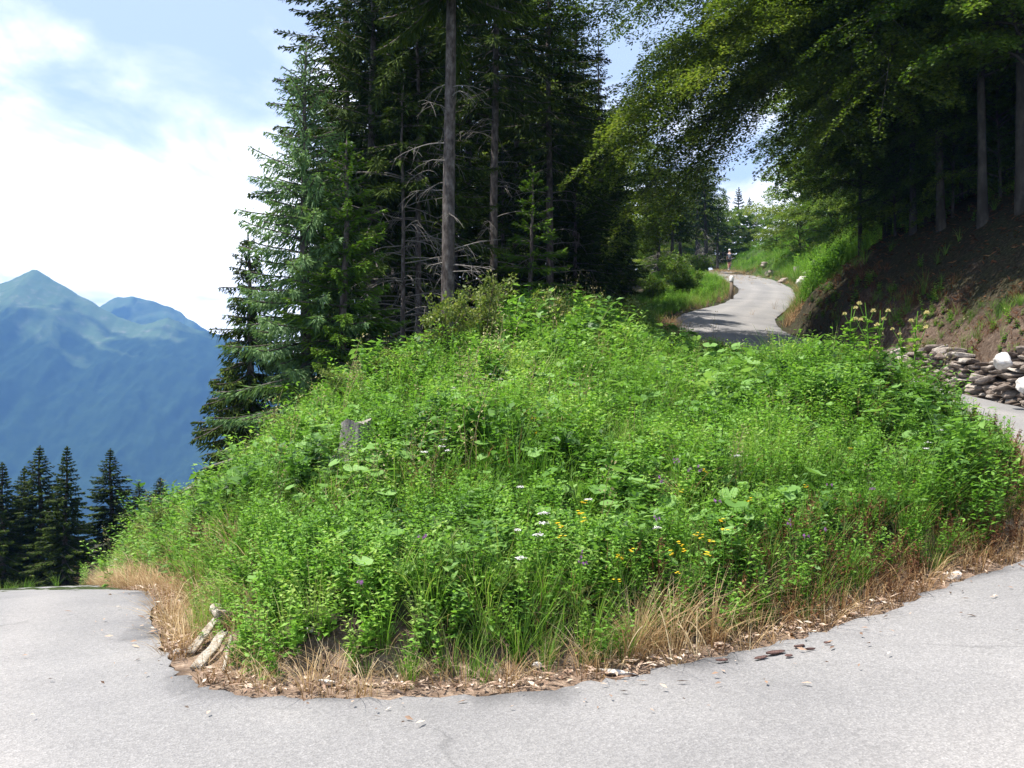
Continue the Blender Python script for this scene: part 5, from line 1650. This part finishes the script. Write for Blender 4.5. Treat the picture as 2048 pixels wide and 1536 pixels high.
be = [(0, 1), (1, 2), (2, 3), (3, 4), (4, 5), (5, 6), (3, 7), (7, 8), (8, 9), (9, 10), (3, 11), (11, 12), (12, 13), (13, 14), (0, 15), (15, 16), (16, 17), (17, 18), (0, 19), (19, 20), (20, 21), (21, 22)]
br = [.13, .125, .14, .11, .055, .085, .075, .06, .042, .03, .032, .06, .042, .03, .032, .09, .06, .036, .035, .09, .06, .036, .035]
skin_obj('body', bv, be, br, M['skin'], rider)
skin_obj('jersey', [(0, -.19, 1.0), (0, -.14, 1.12), (0, -.03, 1.30), (0, .055, 1.45), (-.17, .06, 1.44), (-.195, .16, 1.27), (.17, .06, 1.44), (.195, .16, 1.27)], [(0, 1), (1, 2), (2, 3), (3, 4), (4, 5), (3, 6), (6, 7)], [.155, .15, .165, .13, .075, .065, .075, .065], M['jersey'], rider)
skin_obj('shorts', [(0, -.20, .98), (-.09, -.18, .95), (-.105, .03, .74), (.09, -.18, .95), (.105, .10, .91)], [(0, 1), (1, 2), (0, 3), (3, 4)], [.15, .105, .082, .105, .085], M['shorts'], rider)
a = Acc(); V, F = stone_verts(np.random.default_rng(7), .23, .30, .17, 6, 2.2, .02); V[:, 2] = np.maximum(V[:, 2], -.03); a.add(V + [0, .14, 1.78], F); a.obj('helmet', M['helmet'], rider, True)
for sx, yy, z in ((-.115, 0, .15), (.115, .06, .49)):
    a = Acc(); V, F = stone_verts(np.random.default_rng(8), .095, .27, .09, 4, 2.6, .03); a.add(V + [sx, yy, z], F); a.obj('shoe', M['shoe'], rider, True)


# ------------------------------------------------------------------ flowers
def flower(kind, seed):
    rs = np.random.default_rng(seed); a = Acc(); h = .5
    top = np.array([rs.normal(0, .05), rs.normal(0, .05), h])
    a.add(*tube(np.array([[0, 0, -.02], top * [.3, .3, .5], top]), [.004, .0035, .003], 4, False), .4, 0)
    for k in range(8):
        q = top * (k + 1) / 10
        d = np.array([[rs.normal(), rs.normal(), .4]])
        a.add(*leaves(q[None], d, np.array([[0, 0, 1.]]), .07, .02), .5, 0)
    if kind == 'yellow':
        for j in range(rs.integers(3, 6)):
            c = top + [rs.normal(0, .022), rs.normal(0, .022), rs.uniform(-.015, .02)]; n = 12
            az = np.arange(n) * 2 * PI / n
            a.add(*leaves(np.tile(c, (n, 1)), np.stack([np.cos(az), np.sin(az), 0 * az + .3], -1), np.tile([0, 0, 1.], (n, 1)), .022, .010), rs.uniform(.2, .9), 1)
    elif kind == 'white':
        n = 60; az = rs.uniform(0, 2 * PI, n); r = .05 * np.sqrt(rs.uniform(0, 1, n))
        c = top + np.stack([np.cos(az) * r, np.sin(az) * r, .012 - r * .25 + rs.normal(0, .003, n)], -1)
        for j in range(0, n, 7):
            a.add(*tube(np.array([top - [0, 0, .05], c[j]]), .0015, 3, False), .5, 0)
        a.add(*leaves(c, rs.normal(0, 1, (n, 3)) * [1, 1, .2], rs.normal(0, .2, (n, 3)) + [0, 0, 1], .017, .014, 0), np.repeat(rs.uniform(.2, 1, n), 4), 1)
    else:
        for j in range(3):
            c = top + [rs.normal(0, .03), rs.normal(0, .03), rs.uniform(-.03, .02)]; n = 22
            a.add(*leaves(np.tile(c, (n, 1)), rs.normal(0, 1, (n, 3)) + [0, 0, 1], rs.normal(0, 1, (n, 3)), .02, .006), rs.uniform(.2, .9), 1)
    return a


FL = {
 'yellow': ('yellow_flower', 'yellow', 'small golden yellow flower cluster among the herbs of the mound', 'yellow flowers on the mound',
            [(1392, 1090), (1404, 1090), (1421, 1098), (1423, 1120), (1449, 1056), (1446, 1072), (1250, 1130), (1270, 1115), (1112, 1083), (1127, 1068), (1144, 1037), (1163, 1037), (1158, 1057), (1183, 1016), (1362, 1158), (1369, 1183), (1359, 1196), (1240, 1252), (1417, 952), (1372, 994), (950, 868), (957, 862), (1075, 876), (1060, 846), (1490, 1010), (1600, 985), (1700, 905), (1340, 1125)]),
 'white': ('white_flower', 'whiteflower', 'small flat white flower head standing over the herbs of the mound', 'white flowers on the mound',
           [(1326, 1075), (1034, 1134), (1093, 1037), (1055, 1071), (1072, 1083), (1088, 1057), (1062, 983), (1476, 920), (1850, 905), (1868, 868), (1840, 893), (892, 888), (864, 902), (902, 911), (846, 913), (918, 783), (1003, 765), (986, 755), (1044, 742), (1026, 748), (1024, 765), (1385, 640), (1440, 660), (1468, 652), (1500, 642), (1545, 655), (1575, 672), (1620, 690), (1700, 700), (1180, 1010), (1480, 660), (250, 1130), (258, 1122), (243, 1142), (232, 1150), (262, 1135)]),
 'purple': ('purple_flower', 'purple', 'small mauve flower head among the herbs of the mound', 'mauve flowers on the mound',
            [(1157, 1145), (1389, 946), (1403, 946), (1360, 930), (1345, 931), (1581, 1128), (1597, 1155), (1637, 1136), (1332, 969), (1420, 1021), (1320, 1042), (955, 730), (965, 712), (1275, 800), (1270, 800), (1660, 985), (700, 1262), (1152, 1123), (1750, 990), (830, 1090)])}
for kind, (nm, mt, lab, grp, pts) in FL.items():
    base = []
    for v in range(3):
        me = flower(kind, 1000 + v + len(kind) * 10).mesh(nm, [M['fine'], M[mt]])
        base.append(me)
    for j, (px, py) in enumerate(pts):
        q = hit(px, py, .40)
        if rd([q[0]], [q[1]])[0] < .35:
            q = hit(px, py, .15)
        if rd([q[0]], [q[1]])[0] < .2 or not inpoly(q[:1], q[1:2], MOUND_POLY)[0]:
            continue
        d = q[1]; s = .42 / .5
        o = bpy.data.objects.new(nm, base[j % 3]); C.objects.link(o)
        o.location = q; o.rotation_euler = (0, 0, RG.uniform(0, 6))
        g = RG.uniform(.5, .78) * (1 if d < 11 else 1.15)
        o.scale = (g, g, s + .03)
        tag(o, lab, 'flower', grp)
# tall pale thistles in front of the shaded bank
def thistle(seed):
    rs = np.random.default_rng(seed); a, fs = Acc(), []
    path = np.stack([.04 * np.sin(np.linspace(0, 3, 7)), 0 * np.linspace(0, 1, 7), np.linspace(-.02, 1.0, 7)], -1)
    a.add(*tube(path, np.linspace(.011, .005, 7), 5, False), .4)
    for k in range(26):
        u = rs.uniform(.1, .95); q = along(path, np.array([u]))[0]; az = rs.uniform(0, 2 * PI)
        for m in range(3):
            d = np.array([[np.cos(az + m * .4), np.sin(az + m * .4), rs.uniform(-.1, .6)]])
            a.add(*leaves(q[None], d, np.array([[0, 0, 1.]]), .22 * (1.15 - u), .045, .2), rs.uniform(.3, .9))
    for k in range(3):
        f = Acc(); fs.append(f)
        az = rs.uniform(0, 2 * PI); e = np.array([np.cos(az) * .1, np.sin(az) * .1, .98 - .08 * k])
        a.add(*tube(np.array([[0.01, 0, .8 - .1 * k], e]), .004, 4, False), .5)
        n = 44; az = rs.uniform(0, 2 * PI, n); el = rs.uniform(-.3, 1.3, n)
        f.add(*leaves(np.tile(e, (n, 1)), np.stack([np.cos(az) * np.cos(el), np.sin(az) * np.cos(el), np.sin(el)], -1), rs.normal(0, 1, (n, 3)), .036, .012, .2), np.repeat(rs.uniform(.2, 1, n), 4))
    return a, fs


th0 = None
for px, top, d, lab in [(1730, 605, 14.6, 'tallest pale thistle before the shaded bank, with small green heads'), (1706, 612, 15.2, 'pale flowering thistle just left of the tallest one'), (1762, 620, 14.4, 'thistle with a broad cream flower head right of the tallest one'), (1838, 622, 13.8, 'slender thistle with a yellowish head, farthest right before the bank'),
                        (1800, 655, 13.8, 'low thistle between the broad cream head and the farthest right one')]:
    loc = gpos(px, d); H = topz(top, d) - loc[2]
    if th0 is None:
        th0 = thing('thistle_plant', lab, 'plant', loc, 0, 'thistles before the shaded bank')
        a, fs = thistle(5)
        a.obj('stem', M['fine'], th0); [f.obj('flower_head', M['cream'], th0) for f in fs]; th0.scale = (min(H, 1.3),) * 2 + (H,)
    else:
        copy_thing(th0, loc, RG.uniform(0, 6), (min(H, 1.3), min(H, 1.3), H), lab)
# a few long bleached stalks leaning out over the asphalt
for k, (a_, b_, lab) in enumerate([((1345, 1338), (1318, 1215), 'long bleached stalk leaning steeply from the straw tuft'), ((1396, 1330), (1352, 1245), 'bleached stalk leaning right of the steepest one'), ((1392, 1330), (1393, 1210), 'upright bleached stalk at the road edge'), ((1418, 1312), (1372, 1240), 'thin bleached stalk farthest right of the straw tuft'), ((1237, 1350), (1285, 1250), 'bleached stalk leaning right at the left side of the straw tuft')]):
    q0 = hit(*a_); d0 = q0[1]
    q1 = P(b_[0], b_[1], d0 + .12)
    n = 6; s = np.linspace(0, 1, n)[:, None]
    p = q0 + (q1 - q0) * s - q0; p[:, 2] += (.05 * 4 * s * (1 - s))[:, 0]
    A_ = Acc(); A_.add(*tube(p, np.linspace(.0045, .0025, n), 5, False), .9)
    o = A_.obj('dry_stalk', M['dry']); o.location = q0
    tag(o, lab, 'stalk', 'bleached stalks at the straw tuft')
